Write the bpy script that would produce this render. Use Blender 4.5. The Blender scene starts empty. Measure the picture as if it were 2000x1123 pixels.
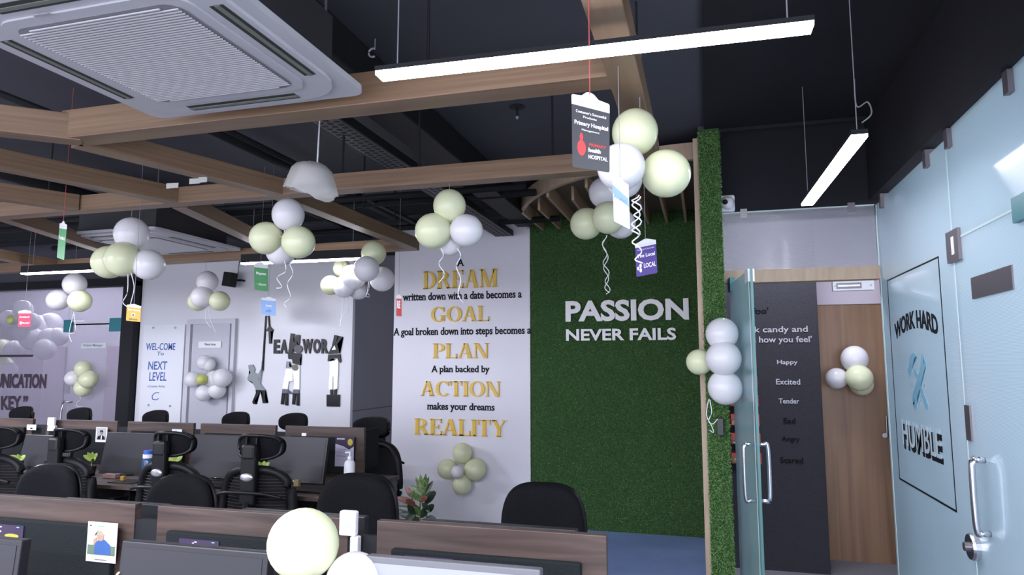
import bpy, bmesh, math, random
from mathutils import Vector, Matrix
random.seed(7)
S = bpy.context.scene
COL = S.collection

# ---------------------------------------------------------------- camera
F = 1333.0; CX = 1000.0; CY = 561.5; EYE = 1.6
YAW = math.atan(375/F); PIT = math.atan(152.5/F)
FW = Vector((-math.sin(YAW)*math.cos(PIT), math.cos(YAW)*math.cos(PIT), math.sin(PIT)))
RT = Vector((math.cos(YAW), math.sin(YAW), 0)); UP = RT.cross(FW)
O = Vector((0, 0, EYE))
def ray(x, y): return FW*F + RT*(x-CX) - UP*(y-CY)
def atY(x, y, Y): d = ray(x, y); return O + d*(Y/d.y)
def atX(x, y, X): d = ray(x, y); return O + d*(X/d.x)
def atZ(x, y, Z): d = ray(x, y); return O + d*((Z-EYE)/d.z)
def depth(p): return (Vector(p)-O).dot(FW)
cd = bpy.data.cameras.new('camera'); cam = bpy.data.objects.new('camera', cd); COL.objects.link(cam)
cam.location = O; cam.rotation_euler = (math.pi/2+PIT, 0, YAW)
cd.sensor_width = 36; cd.lens = 36*F/2000; cd.clip_start = 0.05; cd.clip_end = 100
S.camera = cam

# ---------------------------------------------------------------- world, exposure
w = bpy.data.worlds.new('world'); S.world = w; w.use_nodes = True
w.node_tree.nodes['Background'].inputs[0].default_value = (0.80, 0.82, 0.95, 1)
w.node_tree.nodes['Background'].inputs[1].default_value = 2.1
S.view_settings.view_transform = 'Standard'; S.view_settings.look = 'None'
S.view_settings.gamma = 1; S.view_settings.use_curve_mapping = False
S.view_settings.exposure = 1.12
LAMP = 18.0        # strength of the lit strips
def area(loc, sx, sy, power, rot=(0,0,0), col=(0.86,0.88,1.0)):
    l = bpy.data.lights.new('fill_light', 'AREA'); l.shape = 'RECTANGLE'; l.size = sx; l.size_y = sy
    l.energy = power; l.color = col
    o = bpy.data.objects.new('fill_light', l); COL.objects.link(o); o.location = loc; o.rotation_euler = rot
    return o
# unseen fill lights added over desks, behind the camera, in corridor and glass rooms
for (x, y, z, sx, sy, p) in ((-2.6, 0.3, 2.5, 1.2, 0.1, 48), (-0.2, -0.5, 2.5, 1.2, 0.1, 45), (-4.6, 1.2, 2.5, 1.2, 0.1, 60), (-1.4, -1.6, 2.5, 1.2, 0.1, 50),
                          (-6.9, 3.4, 2.5, 1.2, 0.1, 85), (0.6, 5.4, 2.95, 0.8, 0.1, 16), (-9.0, 7.9, 3.1, 3.0, 0.3, 34), (2.9, 3.2, 2.9, 0.1, 1.6, 55)):
    area((x, y, z), sx, sy, p)

# ---------------------------------------------------------------- materials
MATS = {}
def nt(name):
    m = bpy.data.materials.new(name); m.use_nodes = True
    n = m.node_tree; b = n.nodes['Principled BSDF']; return m, n, b
def mat(name, col, rough=0.6, metal=0.0, noise=0.0, scale=20.0, bump=0.0, emit=0.0, coat=0.0, spec=0.5):
    if name in MATS: return MATS[name]
    m, n, b = nt(name)
    b.inputs['Base Color'].default_value = (*col, 1); b.inputs['Roughness'].default_value = rough
    b.inputs['Metallic'].default_value = metal; b.inputs['Coat Weight'].default_value = coat
    b.inputs['Specular IOR Level'].default_value = spec
    if noise or bump:
        t = n.nodes.new('ShaderNodeTexNoise'); t.inputs['Scale'].default_value = scale; t.inputs['Detail'].default_value = 4
        g = n.nodes.new('ShaderNodeNewGeometry'); n.links.new(g.outputs['Position'], t.inputs['Vector'])
        if noise:
            r = n.nodes.new('ShaderNodeValToRGB')
            r.color_ramp.elements[0].color = (*[c*(1-noise) for c in col], 1); r.color_ramp.elements[1].color = (*[min(1, c*(1+noise)) for c in col], 1)
            r.color_ramp.elements[0].position = 0.3; r.color_ramp.elements[1].position = 0.7
            n.links.new(t.outputs['Fac'], r.inputs['Fac']); n.links.new(r.outputs['Color'], b.inputs['Base Color'])
        if bump:
            bp = n.nodes.new('ShaderNodeBump'); bp.inputs['Strength'].default_value = bump; bp.inputs['Distance'].default_value = 0.01
            n.links.new(t.outputs['Fac'], bp.inputs['Height']); n.links.new(bp.outputs['Normal'], b.inputs['Normal'])
    if emit:
        b.inputs['Emission Color'].default_value = (*col, 1); b.inputs['Emission Strength'].default_value = emit
    MATS[name] = m; return m
def wood(name, c1, c2, scale=(3, 3, 3), rough=0.45):
    m, n, b = nt(name)
    tc = n.nodes.new('ShaderNodeTexCoord'); mp = n.nodes.new('ShaderNodeMapping'); mp.inputs['Scale'].default_value = scale
    t = n.nodes.new('ShaderNodeTexNoise'); t.inputs['Scale'].default_value = 1.0; t.inputs['Detail'].default_value = 6; t.inputs['Distortion'].default_value = 0.6
    r = n.nodes.new('ShaderNodeValToRGB'); r.color_ramp.elements[0].color = (*c1, 1); r.color_ramp.elements[1].color = (*c2, 1)
    r.color_ramp.elements[0].position = 0.32; r.color_ramp.elements[1].position = 0.68
    n.links.new(tc.outputs['Object'], mp.inputs['Vector']); n.links.new(mp.outputs['Vector'], t.inputs['Vector'])
    n.links.new(t.outputs['Fac'], r.inputs['Fac']); n.links.new(r.outputs['Color'], b.inputs['Base Color'])
    b.inputs['Roughness'].default_value = rough
    MATS[name] = m; return m
def glass(name, col, clear, rough=0.08, ribs=None, tint=(1, 1, 1), gl=0.5, trans=0.0):
    """pane: part clear, part milky film; ribs = spacing axis of the ribbed film"""
    m, n, b = nt(name)
    b.inputs['Base Color'].default_value = (*col, 1); b.inputs['Roughness'].default_value = 0.6
    b.inputs['Specular IOR Level'].default_value = 0.0
    out = n.nodes['Material Output']
    tr = n.nodes.new('ShaderNodeBsdfTransparent'); tr.inputs[0].default_value = (*tint, 1)
    tl = n.nodes.new('ShaderNodeBsdfTranslucent'); tl.inputs[0].default_value = (*col, 1)
    m0 = n.nodes.new('ShaderNodeMixShader'); m0.inputs[0].default_value = trans
    n.links.new(b.outputs[0], m0.inputs[1]); n.links.new(tl.outputs[0], m0.inputs[2])
    m1 = n.nodes.new('ShaderNodeMixShader'); m1.inputs[0].default_value = clear
    n.links.new(m0.outputs[0], m1.inputs[1]); n.links.new(tr.outputs[0], m1.inputs[2])
    gs = n.nodes.new('ShaderNodeBsdfGlossy'); gs.inputs['Roughness'].default_value = rough
    fr = n.nodes.new('ShaderNodeFresnel'); fr.inputs['IOR'].default_value = 1.5
    mu = n.nodes.new('ShaderNodeMath'); mu.operation = 'MULTIPLY'; mu.inputs[1].default_value = gl*2
    gb = n.nodes.new('ShaderNodeNewGeometry'); inv = n.nodes.new('ShaderNodeMath'); inv.operation = 'SUBTRACT'; inv.inputs[0].default_value = 1.0
    n.links.new(gb.outputs['Backfacing'], inv.inputs[1]); fm = n.nodes.new('ShaderNodeMath'); fm.operation = 'MULTIPLY'
    n.links.new(fr.outputs[0], fm.inputs[0]); n.links.new(inv.outputs[0], fm.inputs[1]); n.links.new(fm.outputs[0], mu.inputs[0])
    m2 = n.nodes.new('ShaderNodeMixShader'); n.links.new(mu.outputs[0], m2.inputs[0])
    n.links.new(m1.outputs[0], m2.inputs[1]); n.links.new(gs.outputs[0], m2.inputs[2]); n.links.new(m2.outputs[0], out.inputs[0])
    if ribs:
        g = n.nodes.new('ShaderNodeNewGeometry'); wv = n.nodes.new('ShaderNodeTexWave'); wv.bands_direction = 'Z'; wv.inputs['Scale'].default_value = ribs
        bp = n.nodes.new('ShaderNodeBump'); bp.inputs['Strength'].default_value = 0.2; bp.inputs['Distance'].default_value = 0.002
        n.links.new(g.outputs['Position'], wv.inputs['Vector']); n.links.new(wv.outputs['Fac'], bp.inputs['Height'])
        n.links.new(bp.outputs['Normal'], gs.inputs['Normal'])
        mr = n.nodes.new('ShaderNodeMapRange'); mr.inputs[3].default_value = max(0, clear-0.10); mr.inputs[4].default_value = min(1, clear+0.10)
        n.links.new(wv.outputs['Fac'], mr.inputs[0]); n.links.new(mr.outputs[0], m1.inputs[0])
    MATS[name] = m; return m
def balloon_mat(name, col):
    m, n, b = nt(name)
    b.inputs['Base Color'].default_value = (*col, 1); b.inputs['Roughness'].default_value = 0.22
    out = n.nodes['Material Output']; tl = n.nodes.new('ShaderNodeBsdfTranslucent'); tl.inputs[0].default_value = (*col, 1)
    mx = n.nodes.new('ShaderNodeMixShader'); mx.inputs[0].default_value = 0.16
    n.links.new(b.outputs[0], mx.inputs[1]); n.links.new(tl.outputs[0], mx.inputs[2]); n.links.new(mx.outputs[0], out.inputs[0])
    MATS[name] = m; return m

BLACKCEIL = mat('black_ceiling_with_glow', (0.058, 0.060, 0.078), 0.75, noise=0.12, scale=1.2, bump=0.05)  # black lightened so its colour carries lamp glow and haze
BLACKHI = mat('black_bulkhead_paint', (0.017, 0.017, 0.022), 0.8, noise=0.15, scale=2, spec=0.2)
CARPET = mat('grey_carpet', (0.16, 0.16, 0.18), 0.95, noise=0.25, scale=90, bump=0.3)
BLUEMAT = mat('blue_floor', (0.30, 0.44, 0.85), 0.6, noise=0.05, scale=6)
WHITEW = mat('white_gloss_laminate', (0.78, 0.78, 0.84), 0.22, noise=0.02, scale=1.5)
WHITET = mat('white_poster_wall', (0.80, 0.79, 0.87), 0.3, noise=0.02, scale=2)
GREYW = mat('grey_wall_paint', (0.20, 0.20, 0.235), 0.5, noise=0.04, scale=2)
LAVW = mat('pale_room_wall', (0.50, 0.49, 0.56), 0.6, noise=0.05, scale=1)
PINKW = mat('rose_board', (0.42, 0.32, 0.42), 0.6, noise=0.1, scale=2)
FELT = mat('charcoal_felt', (0.030, 0.030, 0.038), 0.95, noise=0.3, scale=140, bump=0.4)
PANELFELT = mat('dark_screen_fabric', (0.014, 0.017, 0.019), 0.9, spec=0.2, noise=0.25, scale=200, bump=0.3)
OAK = wood('pale_oak_laminate', (0.27, 0.175, 0.105), (0.37, 0.25, 0.155), (14, 14, 50))
OAKX = wood('oak_beam_laminate', (0.17, 0.105, 0.062), (0.25, 0.16, 0.10), (1.2, 12, 60))
TRIMW = wood('pine_trim', (0.42, 0.31, 0.22), (0.52, 0.40, 0.29), (20, 20, 3))
DOORW = wood('brown_door_veneer', (0.17, 0.095, 0.052), (0.28, 0.165, 0.095), (13, 13, 0.5), 0.4)
WALNUT = wood('walnut_laminate', (0.040, 0.025, 0.021), (0.095, 0.062, 0.052), (2.2, 20, 34), 0.45)
SOFFIT = wood('soffit_veneer', (0.13, 0.10, 0.08), (0.18, 0.14, 0.115), (8, 2, 8))
BLK = mat('black_plastic', (0.008, 0.008, 0.010), 0.5, spec=0.25)
BLKF = mat('black_chair_fabric', (0.008, 0.008, 0.010), 0.9, spec=0.12, noise=0.3, scale=150, bump=0.3)
BLKM = mat('black_gloss_frame', (0.010, 0.010, 0.012), 0.4, spec=0.3)
MESHF = mat('black_chair_mesh', (0.010, 0.010, 0.012), 0.8, spec=0.15)
BLKP = mat('black_painted_metal', (0.014, 0.015, 0.018), 0.6, spec=0.25)
TRAY = mat('dull_galvanised_tray', (0.10, 0.10, 0.12), 0.5, 0.5)
STEEL = mat('brushed_steel', (0.62, 0.62, 0.66), 0.25, 1.0)
DSTEEL = mat('dark_steel_plate', (0.22, 0.20, 0.22), 0.4, 0.8)
ACW = mat('white_ac_plastic', (0.47, 0.47, 0.51), 0.45)
ACG = mat('white_grille_plastic', (0.50, 0.50, 0.53), 0.5)
DARK = mat('dark_slot', (0.03, 0.035, 0.03), 0.6)
WHITEP = mat('white_plastic', (0.80, 0.80, 0.84), 0.35)
SILVER = mat('silver_badge', (0.55, 0.55, 0.58), 0.3, 0.6)
SCREENOFF = mat('matt_screen_off', (0.022, 0.022, 0.028), 0.4, spec=0.35)
SCREENLIT = mat('lit_pale_screen', (0.22, 0.23, 0.28), 0.3, emit=0.30)
BEZEL = mat('grey_bezel', (0.020, 0.020, 0.024), 0.4, spec=0.35)
BEZELG = mat('light_grey_bezel', (0.12, 0.12, 0.135), 0.35)
GOLD = mat('gold_lettering', (0.86, 0.56, 0.07), 0.4)
BLKL = mat('black_lettering', (0.010, 0.010, 0.016), 0.6, spec=0.2)
WHL = mat('white_lettering', (0.93, 0.93, 0.96), 0.35)
GREYL = mat('silver_lettering', (0.30, 0.30, 0.33), 0.3, 0.5)
DKL = mat('dark_lettering', (0.006, 0.006, 0.008), 0.6, spec=0.1)
BLUEL = mat('blue_marker_ink', (0.05, 0.13, 0.42), 0.5)
TEALC = mat('teal_painted_clamp', (0.03, 0.20, 0.24), 0.4)
MIRB = mat('black_mirror_acrylic', (0.010, 0.010, 0.013), 0.25, spec=0.25)
MIRG = mat('grey_mirror_acrylic', (0.26, 0.29, 0.31), 0.25)
MIRW = mat('mirror_white_reflection', (0.62, 0.64, 0.60), 0.15, 0.3)  # pale tone stands in for white reflected in the mirror acrylic
STICK = mat('steel_blue_sticker', (0.22, 0.46, 0.60), 0.5)
STICKG = mat('grey_blue_letters', (0.33, 0.42, 0.48), 0.5)
BALW = balloon_mat('white_latex', (0.88, 0.87, 0.91)); BALY = balloon_mat('cream_latex', (0.84, 0.88, 0.60))
BALLIME = balloon_mat('lime_latex', (0.62, 0.66, 0.20))
RIB = mat('white_ribbon', (0.80, 0.80, 0.84), 0.35)
THREAD = mat('red_thread', (0.5, 0.06, 0.06), 0.7)
NYLON = mat('grey_thread', (0.25, 0.25, 0.28), 0.5)
PLASTICW = glass('cloudy_plastic_film', (0.72, 0.71, 0.68), 0.30, 0.45, gl=0.12, trans=0.4)
RIBGLASS = glass('ribbed_clear_glass', (0.40, 0.40, 0.46), 0.60, 0.10, ribs=60, gl=0.9, trans=0.2)
SIDEGLASS = glass('pale_blue_ribbed_glass', (0.58, 0.72, 0.78), 0.20, 0.06, ribs=60, gl=0.8, trans=0.45)
DOORGLASS = glass('green_edged_glass', (0.50, 0.66, 0.70), 0.45, 0.06, tint=(0.86, 0.95, 0.95), gl=0.4, trans=0.4)
EDGE = mat('green_glass_edge', (0.10, 0.24, 0.24), 0.2)
EDGEW = mat('pale_glass_edge', (0.55, 0.68, 0.68), 0.25)
LEFTGLASS = glass('misty_partition_glass', (0.46, 0.46, 0.53), 0.66, 0.05, tint=(0.97, 0.95, 0.98), gl=0.9, trans=0.3)
LAMPM = mat('lit_diffuser', (0.93, 0.93, 1.0), 0.5, emit=LAMP)
SPOTM = mat('lit_spot_lens', (1.0, 1.0, 1.0), 0.5, emit=20)

# ---------------------------------------------------------------- helpers
def tag(o, label=None, cat=None, group=None, kind=None):
    if label: o['label'] = label
    if cat: o['category'] = cat
    if group: o['group'] = group
    if kind: o['kind'] = kind
    return o
def thing(name, label, cat, loc=(0, 0, 0), group=None, rz=0):
    o = bpy.data.objects.new(name, None); COL.objects.link(o); o.location = loc; o.rotation_euler = (0, 0, rz); o.empty_display_size = 0.1
    return tag(o, label, cat, group)
def wloc(p):
    v = Vector((0, 0, 0))
    while p is not None: v += p.location; p = p.parent
    return v
def obj(name, bm, m, parent=None, local=False, smooth=False):
    """bm in world coordinates (or local when asked)"""
    if parent is not None and not local:
        bmesh.ops.translate(bm, verts=bm.verts, vec=-wloc(parent))
    me = bpy.data.meshes.new(name); bm.normal_update(); bm.to_mesh(me); bm.free()
    if smooth: me.polygons.foreach_set('use_smooth', [True]*len(me.polygons))
    me.materials.append(m)
    o = bpy.data.objects.new(name, me); COL.objects.link(o); o.parent = parent
    return o
def alone(name, bm, m, label, cat, loc=None, group=None, smooth=False):
    if loc is not None: bmesh.ops.translate(bm, verts=bm.verts, vec=-Vector(loc))
    o = obj(name, bm, m, None, True, smooth)
    if loc is not None: o.location = loc
    return tag(o, label, cat, group)
def struct(name, bm, m, parent=None, smooth=False):
    o = obj(name, bm, m, parent, smooth=smooth)
    if parent is None: o['kind'] = 'structure'
    return o
def NB(): return bmesh.new()
def box(bm, x0, x1, y0, y1, z0, z1, bev=0.0):
    r = bmesh.ops.create_cube(bm, size=1.0)
    vs = r['verts']
    for v in vs: v.co = Vector(((x0+x1)/2+v.co.x*(x1-x0), (y0+y1)/2+v.co.y*(y1-y0), (z0+z1)/2+v.co.z*(z1-z0)))
    if bev:
        es = list({e for v in vs for e in v.link_edges})
        bmesh.ops.bevel(bm, geom=es, offset=bev, segments=2, affect='EDGES', profile=0.5)
    return bm
def B(*a, **k): return box(NB(), *a, **k)
def obox(bm, c, ux, uy, uz, sx, sy, sz):
    """box with its own axes"""
    r = bmesh.ops.create_cube(bm, size=1.0)
    for v in r['verts']: v.co = Vector(c)+ux*(v.co.x*sx)+uy*(v.co.y*sy)+uz*(v.co.z*sz)
    return bm
def prism(bm, pts, n):
    """polygon (3d points) pushed out along vector n"""
    a = [bm.verts.new(Vector(p)) for p in pts]; b = [bm.verts.new(Vector(p)+n) for p in pts]
    f = bm.faces.new(b); g = bm.faces.new(a[::-1])
    k = len(pts)
    for i in range(k): bm.faces.new((a[i], a[(i+1) % k], b[(i+1) % k], b[i]))
    bmesh.ops.triangulate(bm, faces=[f, g])
    return bm
def tube(bm, pts, r, seg=8, closed=False):
    pts = [Vector(p) for p in pts]; k = len(pts); rings = []
    up = Vector((0, 0, 1))
    for i, p in enumerate(pts):
        a = pts[(i-1) % k] if (closed or i > 0) else p; b = pts[(i+1) % k] if (closed or i < k-1) else p
        d = (b-a)
        if d.length < 1e-9: d = Vector((0, 0, 1))
        d.normalize(); u = d.cross(up if abs(d.z) < 0.95 else Vector((1, 0, 0))).normalized(); v = d.cross(u)
        rr = r[i] if isinstance(r, (list, tuple)) else r
        rings.append([bm.verts.new(p+u*(rr*math.cos(2*math.pi*j/seg))+v*(rr*math.sin(2*math.pi*j/seg))) for j in range(seg)])
    for i in range(k if closed else k-1):
        A, Bq = rings[i], rings[(i+1) % k]
        for j in range(seg): bm.faces.new((A[j], A[(j+1) % seg], Bq[(j+1) % seg], Bq[j]))
    if not closed: bm.faces.new(rings[0][::-1]); bm.faces.new(rings[-1])
    bmesh.ops.recalc_face_normals(bm, faces=bm.faces)
    return bm
def lathe(bm, prof, c=(0, 0, 0), seg=20, ax='z'):
    c = Vector(c); rings = []
    for (r, h) in prof:
        ring = []
        for j in range(seg):
            a = 2*math.pi*j/seg
            q = (r*math.cos(a), r*math.sin(a), h) if ax == 'z' else (r*math.cos(a), h, r*math.sin(a)) if ax == 'y' else (h, r*math.cos(a), r*math.sin(a))
            ring.append(bm.verts.new(c+Vector(q)))
        rings.append(ring)
    for i in range(len(rings)-1):
        for j in range(seg): bm.faces.new((rings[i][j], rings[i][(j+1) % seg], rings[i+1][(j+1) % seg], rings[i+1][j]))
    bm.faces.new(rings[0][::-1]); bm.faces.new(rings[-1])
    bmesh.ops.recalc_face_normals(bm, faces=bm.faces)
    return bm
def smoothcurve(pts, n=6):
    pts = [Vector(p) for p in pts]; out = []
    for i in range(len(pts)-1):
        p0 = pts[max(i-1, 0)]; p1 = pts[i]; p2 = pts[i+1]; p3 = pts[min(i+2, len(pts)-1)]
        for k in range(n):
            t = k/n
            out.append(0.5*((2*p1)+(p2-p0)*t+(2*p0-5*p1+4*p2-p3)*t*t+(3*p1-p0-3*p2+p3)*t**3))
    out.append(pts[-1]); return out
def pad(w, h, t, curve=0.04, e=3.2, top=1.0, nu=16, nv=14, bulge=1.0, cx=0, cz=0, cy=0):
    """rounded upholstered pad in the xz plane, thickness along y; curve bends its sides forward (-y); top = width ratio at its top"""
    bm = NB(); grid = {}
    for s in (0, 1):
        for i in range(nu+1):
            for j in range(nv+1):
                a = -1+2*i/nu; b = -1+2*j/nv
                # square to superellipse
                x = a*(1-abs(b)**e*0.5*abs(a)**0)**1 if False else a; z = b
                m = (abs(a)**e+abs(b)**e)**(1/e); q = max(abs(a), abs(b))
                if m > 1e-6: x = a*q/m; z = b*q/m
                edge = max(0.0, 1-q**6)**0.5
                wz = 1+(top-1)*(z+1)/2
                X = x*w/2*wz; Z = z*h/2
                Y = (-1 if s else 1)*t/2*(0.0+edge*bulge) - curve*(x*x) 
                if s == 1 and q >= 0.9999: grid[(s, i, j)] = grid[(0, i, j)]; continue
                grid[(s, i, j)] = bm.verts.new((cx+X, cy+Y, cz+Z))
    for s in (0, 1):
        for i in range(nu):
            for j in range(nv):
                q = [grid[(s, i, j)], grid[(s, i+1, j)], grid[(s, i+1, j+1)], grid[(s, i, j+1)]]
                try: bm.faces.new(q if s else q[::-1])
                except ValueError: pass
    return bm
def copytree(o, parent=None):
    c = o.copy(); COL.objects.link(c); c.parent = parent
    for ch in list(o.children): copytree(ch, c)
    return c

# ---- lettering
_cache = {}
def fontmesh(s, off=0.0, shear=0.0):
    k = (s, off, shear)
    if k not in _cache:
        c = bpy.data.curves.new('t', 'FONT'); c.body = s; c.size = 1; c.offset = off; c.shear = shear; c.resolution_u = 3
        o = bpy.data.objects.new('t', c); COL.objects.link(o)
        bpy.context.view_layer.update()
        me = o.evaluated_get(bpy.context.evaluated_depsgraph_get()).to_mesh()
        vs = [v.co.copy() for v in me.vertices]; fs = [tuple(p.vertices) for p in me.polygons]
        o.evaluated_get(bpy.context.evaluated_depsgraph_get()).to_mesh_clear()
        bpy.data.objects.remove(o); bpy.data.curves.remove(c)
        _cache[k] = (vs, fs)
    return _cache[k]
def flat_text(bm, s, fn, N, off=0.0, shear=0.0, bbox=None):
    """fill bm with text; fn maps (u,v) in 0..1 of the text's box to a 3d point; N is the raised depth vector"""
    vs, fs = fontmesh(s, off, shear)
    if not vs: return bm
    if bbox is None:
        x0 = min(v.x for v in vs); x1 = max(v.x for v in vs); y0 = min(v.y for v in vs); y1 = max(v.y for v in vs)
    else: x0, x1, y0, y1 = bbox
    P = [fn((v.x-x0)/(x1-x0), (v.y-y0)/(y1-y0)) for v in vs]
    top = [bm.verts.new(p+N) for p in P]
    from collections import Counter
    ec = Counter()
    for f in fs:
        try: bm.faces.new([top[i] for i in f])
        except ValueError: pass
        for i in range(len(f)): ec[(f[i], f[(i+1) % len(f)])] += 1
    bot = {}
    for (a, b) in list(ec):
        if (b, a) not in ec:
            for q in (a, b):
                if q not in bot: bot[q] = bm.verts.new(P[q])
            try: bm.faces.new((top[b], top[a], bot[a], bot[b]))
            except ValueError: pass
    return bm
def quadfn(bl, br, tl, tr=None):
    bl, br, tl = Vector(bl), Vector(br), Vector(tl); tr = Vector(tr) if tr is not None else tl+br-bl
    return lambda u, v: (bl*(1-u)+br*u)*(1-v)+(tl*(1-u)+tr*u)*v
def slab_ends(bm, ch, fn, N, off, bbox):
    """small slab serifs on the flat stem ends of a glyph"""
    vs, fs = fontmesh(ch, off); x0, x1, y0, y1 = bbox; E = set()
    for f in fs:
        for i in range(len(f)): E.add((f[i], f[(i+1) % len(f)]))
    for (a, b) in E:
        if (b, a) in E: continue
        A, Bq = vs[a], vs[b]; L = abs(A.x-Bq.x)
        if abs(A.y-Bq.y) < 0.004 and 0.07 < L < 0.26:
            d = 0.055 if Bq.x > A.x else -0.055   # inside of the glyph lies to the left of its outline
            xa, xb = min(A.x, Bq.x)-0.05, max(A.x, Bq.x)+0.05; y = A.y
            q = [(xa, y), (xb, y), (xb, y+d), (xa, y+d)]
            if d < 0: q = q[::-1]
            prism(bm, [fn((X-x0)/(x1-x0), (Y-y0)/(y1-y0)) for X, Y in q], N)
def letter_line(parent, s, fn, N, m, off=0.0, name='letter', slab=False):
    """each letter its own part"""
    vs, _ = fontmesh(s, off); X0 = min(v.x for v in vs); X1 = max(v.x for v in vs); Y0 = min(v.y for v in vs); Y1 = max(v.y for v in vs)
    for k, ch in enumerate(s):
        if ch == ' ': continue
        pre, _ = fontmesh(s[:k+1], off); lv, lf = fontmesh(ch, off)
        dx = max(v.x for v in pre)-max(v.x for v in lv)
        bm = NB()
        flat_text(bm, ch, lambda u, v: fn(u, v), N, off, bbox=(X0-dx, X1-dx, Y0, Y1))
        if slab: slab_ends(bm, ch, fn, N, off, (X0-dx, X1-dx, Y0, Y1))
        obj(name, bm, m, parent)
# serif capitals: lists of polygons in a box one unit high; width returned
def serif(ch):
    P = []; R = lambda x0, x1, y0, y1: P.append([(x0, y0), (x1, y0), (x1, y1), (x0, y1)])
    def ser(x, w=0.17, top=True, bot=True, ov=0.07):
        if bot: P.append([(x-ov, 0), (x+w+ov, 0), (x+w+ov, .04), (x+w, .08), (x, .08), (x-ov, .04)])
        if top: P.append([(x-ov, .96), (x, .92), (x+w, .92), (x+w+ov, .96), (x+w+ov, 1), (x-ov, 1)])
    def ring(cx, cy, rx, ry, tx, ty, a0=0, a1=360, n=24):
        for i in range(n):
            a = math.radians(a0+(a1-a0)*i/n); b = math.radians(a0+(a1-a0)*(i+1)/n)
            q = lambda t, X, Y: (cx+X*math.cos(t), cy+Y*math.sin(t))
            P.append([q(a, rx, ry), q(b, rx, ry), q(b, rx-tx, ry-ty), q(a, rx-tx, ry-ty)])
    def line(x0, y0, x1, y1, w): P.append([(x0, y0), (x0+w, y0), (x1+w, y1), (x1, y1)] if y1 > y0 else [(x0, y0), (x1, y1), (x1+w, y1), (x0+w, y0)])
    W = 0.8
    if ch == 'D': R(.07, .26, 0, 1); ser(.07, .19); ring(.30, .5, .50, .5, .20, .07, -90, 90, 16); R(.2, .31, 0, .07); R(.2, .31, .93, 1); W = .82
    elif ch == 'R': R(.07, .26, 0, 1); ser(.07, .19); ring(.34, .74, .36, .26, .19, .06, -90, 90, 12); R(.2, .35, .48, .54); R(.2, .35, .94, 1); line(.34, .5, .62, 0, .20); R(.6, .88, 0, .06); W = .88
    elif ch == 'E': R(.07, .26, 0, 1); ser(.07, .19); R(.2, .70, 0, .07); R(.2, .68, .93, 1); R(.2, .52, .48, .54); R(.64, .70, 0, .27); R(.62, .68, .75, 1); R(.48, .53, .38, .64); W = .73
    elif ch == 'A': line(.06, 0, .36, 1, .08); line(.34, 1, .60, 0, .21); R(.2, .66, .30, .36); ser(.07, .05, top=False); ser(.63, .14, top=False, ov=.08); W = .88
    elif ch == 'M': R(.09, .16, 0, 1); ser(.07, .09); line(.07, 1, .44, 0, .20); line(.50, 0, .82, 1, .08); R(.80, .99, 0, 1); ser(.80, .19); W = 1.08
    elif ch == 'G': ring(.47, .5, .45, .51, .20, .07, 42, 335, 24); R(.66, .85, .03, .42); R(.56, .94, .38, .44); R(.78, .83, .68, .98); W = .95
    elif ch == 'C': ring(.47, .5, .45, .51, .20, .07, 42, 318, 24); R(.76, .82, .68, .98); W = .86
    elif ch == 'O': ring(.47, .5, .46, .51, .20, .07, 0, 360, 28); W = .94
    elif ch == 'L': R(.07, .26, 0, 1); ser(.07, .19); R(.2, .68, 0, .07); R(.62, .68, 0, .30); W = .70
    elif ch == 'P': R(.07, .26, 0, 1); ser(.07, .19); ring(.34, .72, .36, .28, .19, .06, -90, 90, 12); R(.2, .35, .44, .5); R(.2, .35, .94, 1); W = .72
    elif ch == 'T': R(.28, .47, 0, 1); ser(.28, .19, top=False); R(.02, .73, .93, 1); R(.02, .08, .70, 1); R(.67, .73, .70, 1); W = .76
    elif ch == 'I': R(.07, .26, 0, 1); ser(.07, .19); W = .33
    elif ch == 'N': R(.09, .16, 0, 1); ser(.07, .09); line(.07, 1, .60, 0, .20); R(.73, .80, 0, 1); R(.64, .89, .95, 1); W = .88
    elif ch == 'Y': line(.02, 1, .32, .45, .20); line(.38, .45, .68, 1, .07); R(.31, .50, 0, .5); ser(.31, .19, top=False); R(0, .30, .95, 1); R(.58, .84, .95, 1); W = .84
    return P, W
def serif_line(parent, s, fn, N, m):
    tot = sum(serif(c)[1] for c in s)+0.04*(len(s)-1); x = 0
    for c in s:
        P, W = serif(c); bm = NB()
        for p in P:
            prism(bm, [fn((x+u)/tot, v) for u, v in p], N)
        obj('letter', bm, m, parent); x += W+0.04
def stroke(bm, pts, w, fn, N):
    """flat stroke of pixel points on a plane given by fn(x,y)"""
    for (a, b) in zip(pts[:-1], pts[1:]):
        A = Vector(a); Bv = Vector(b); d = (Bv-A).normalized(); n = Vector((-d.y, d.x))*w/2
        prism(bm, [fn(*(A+n)), fn(*(A-n)), fn(*(Bv-n)), fn(*(Bv+n))], N)
    return bm

# ================================================================ THE SETTING
CEIL = 3.2
struct('floor', B(-12, 4, -2.5, 10, -0.1, 0), CARPET)
struct('ceiling', B(-12, 4, -2.5, 10, CEIL, CEIL+0.1), BLACKCEIL)
# far teamwork wall, gloss white, with the grey return on its right
struct('wall_teamwork', B(-6.83, -3.86, 7.0, 7.12, 0, 2.98), WHITEW)
struct('wall_return', B(-3.86, -3.83, 7.0, 9.0, 0, 2.98), GREYW)
struct('wall_return_end', B(-3.83, -3.2, 8.9, 9.0, 0, 3.2), GREYW)
struct('trim_1', B(-3.835, -3.825, 7.0, 8.9, 1.085, 1.10), mat('joint_grey', (0.10, 0.10, 0.12), 0.6))
struct('wall_poster', B(-3.25, -1.72, 6.8, 7.0, 0, 3.12), WHITET)
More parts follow.
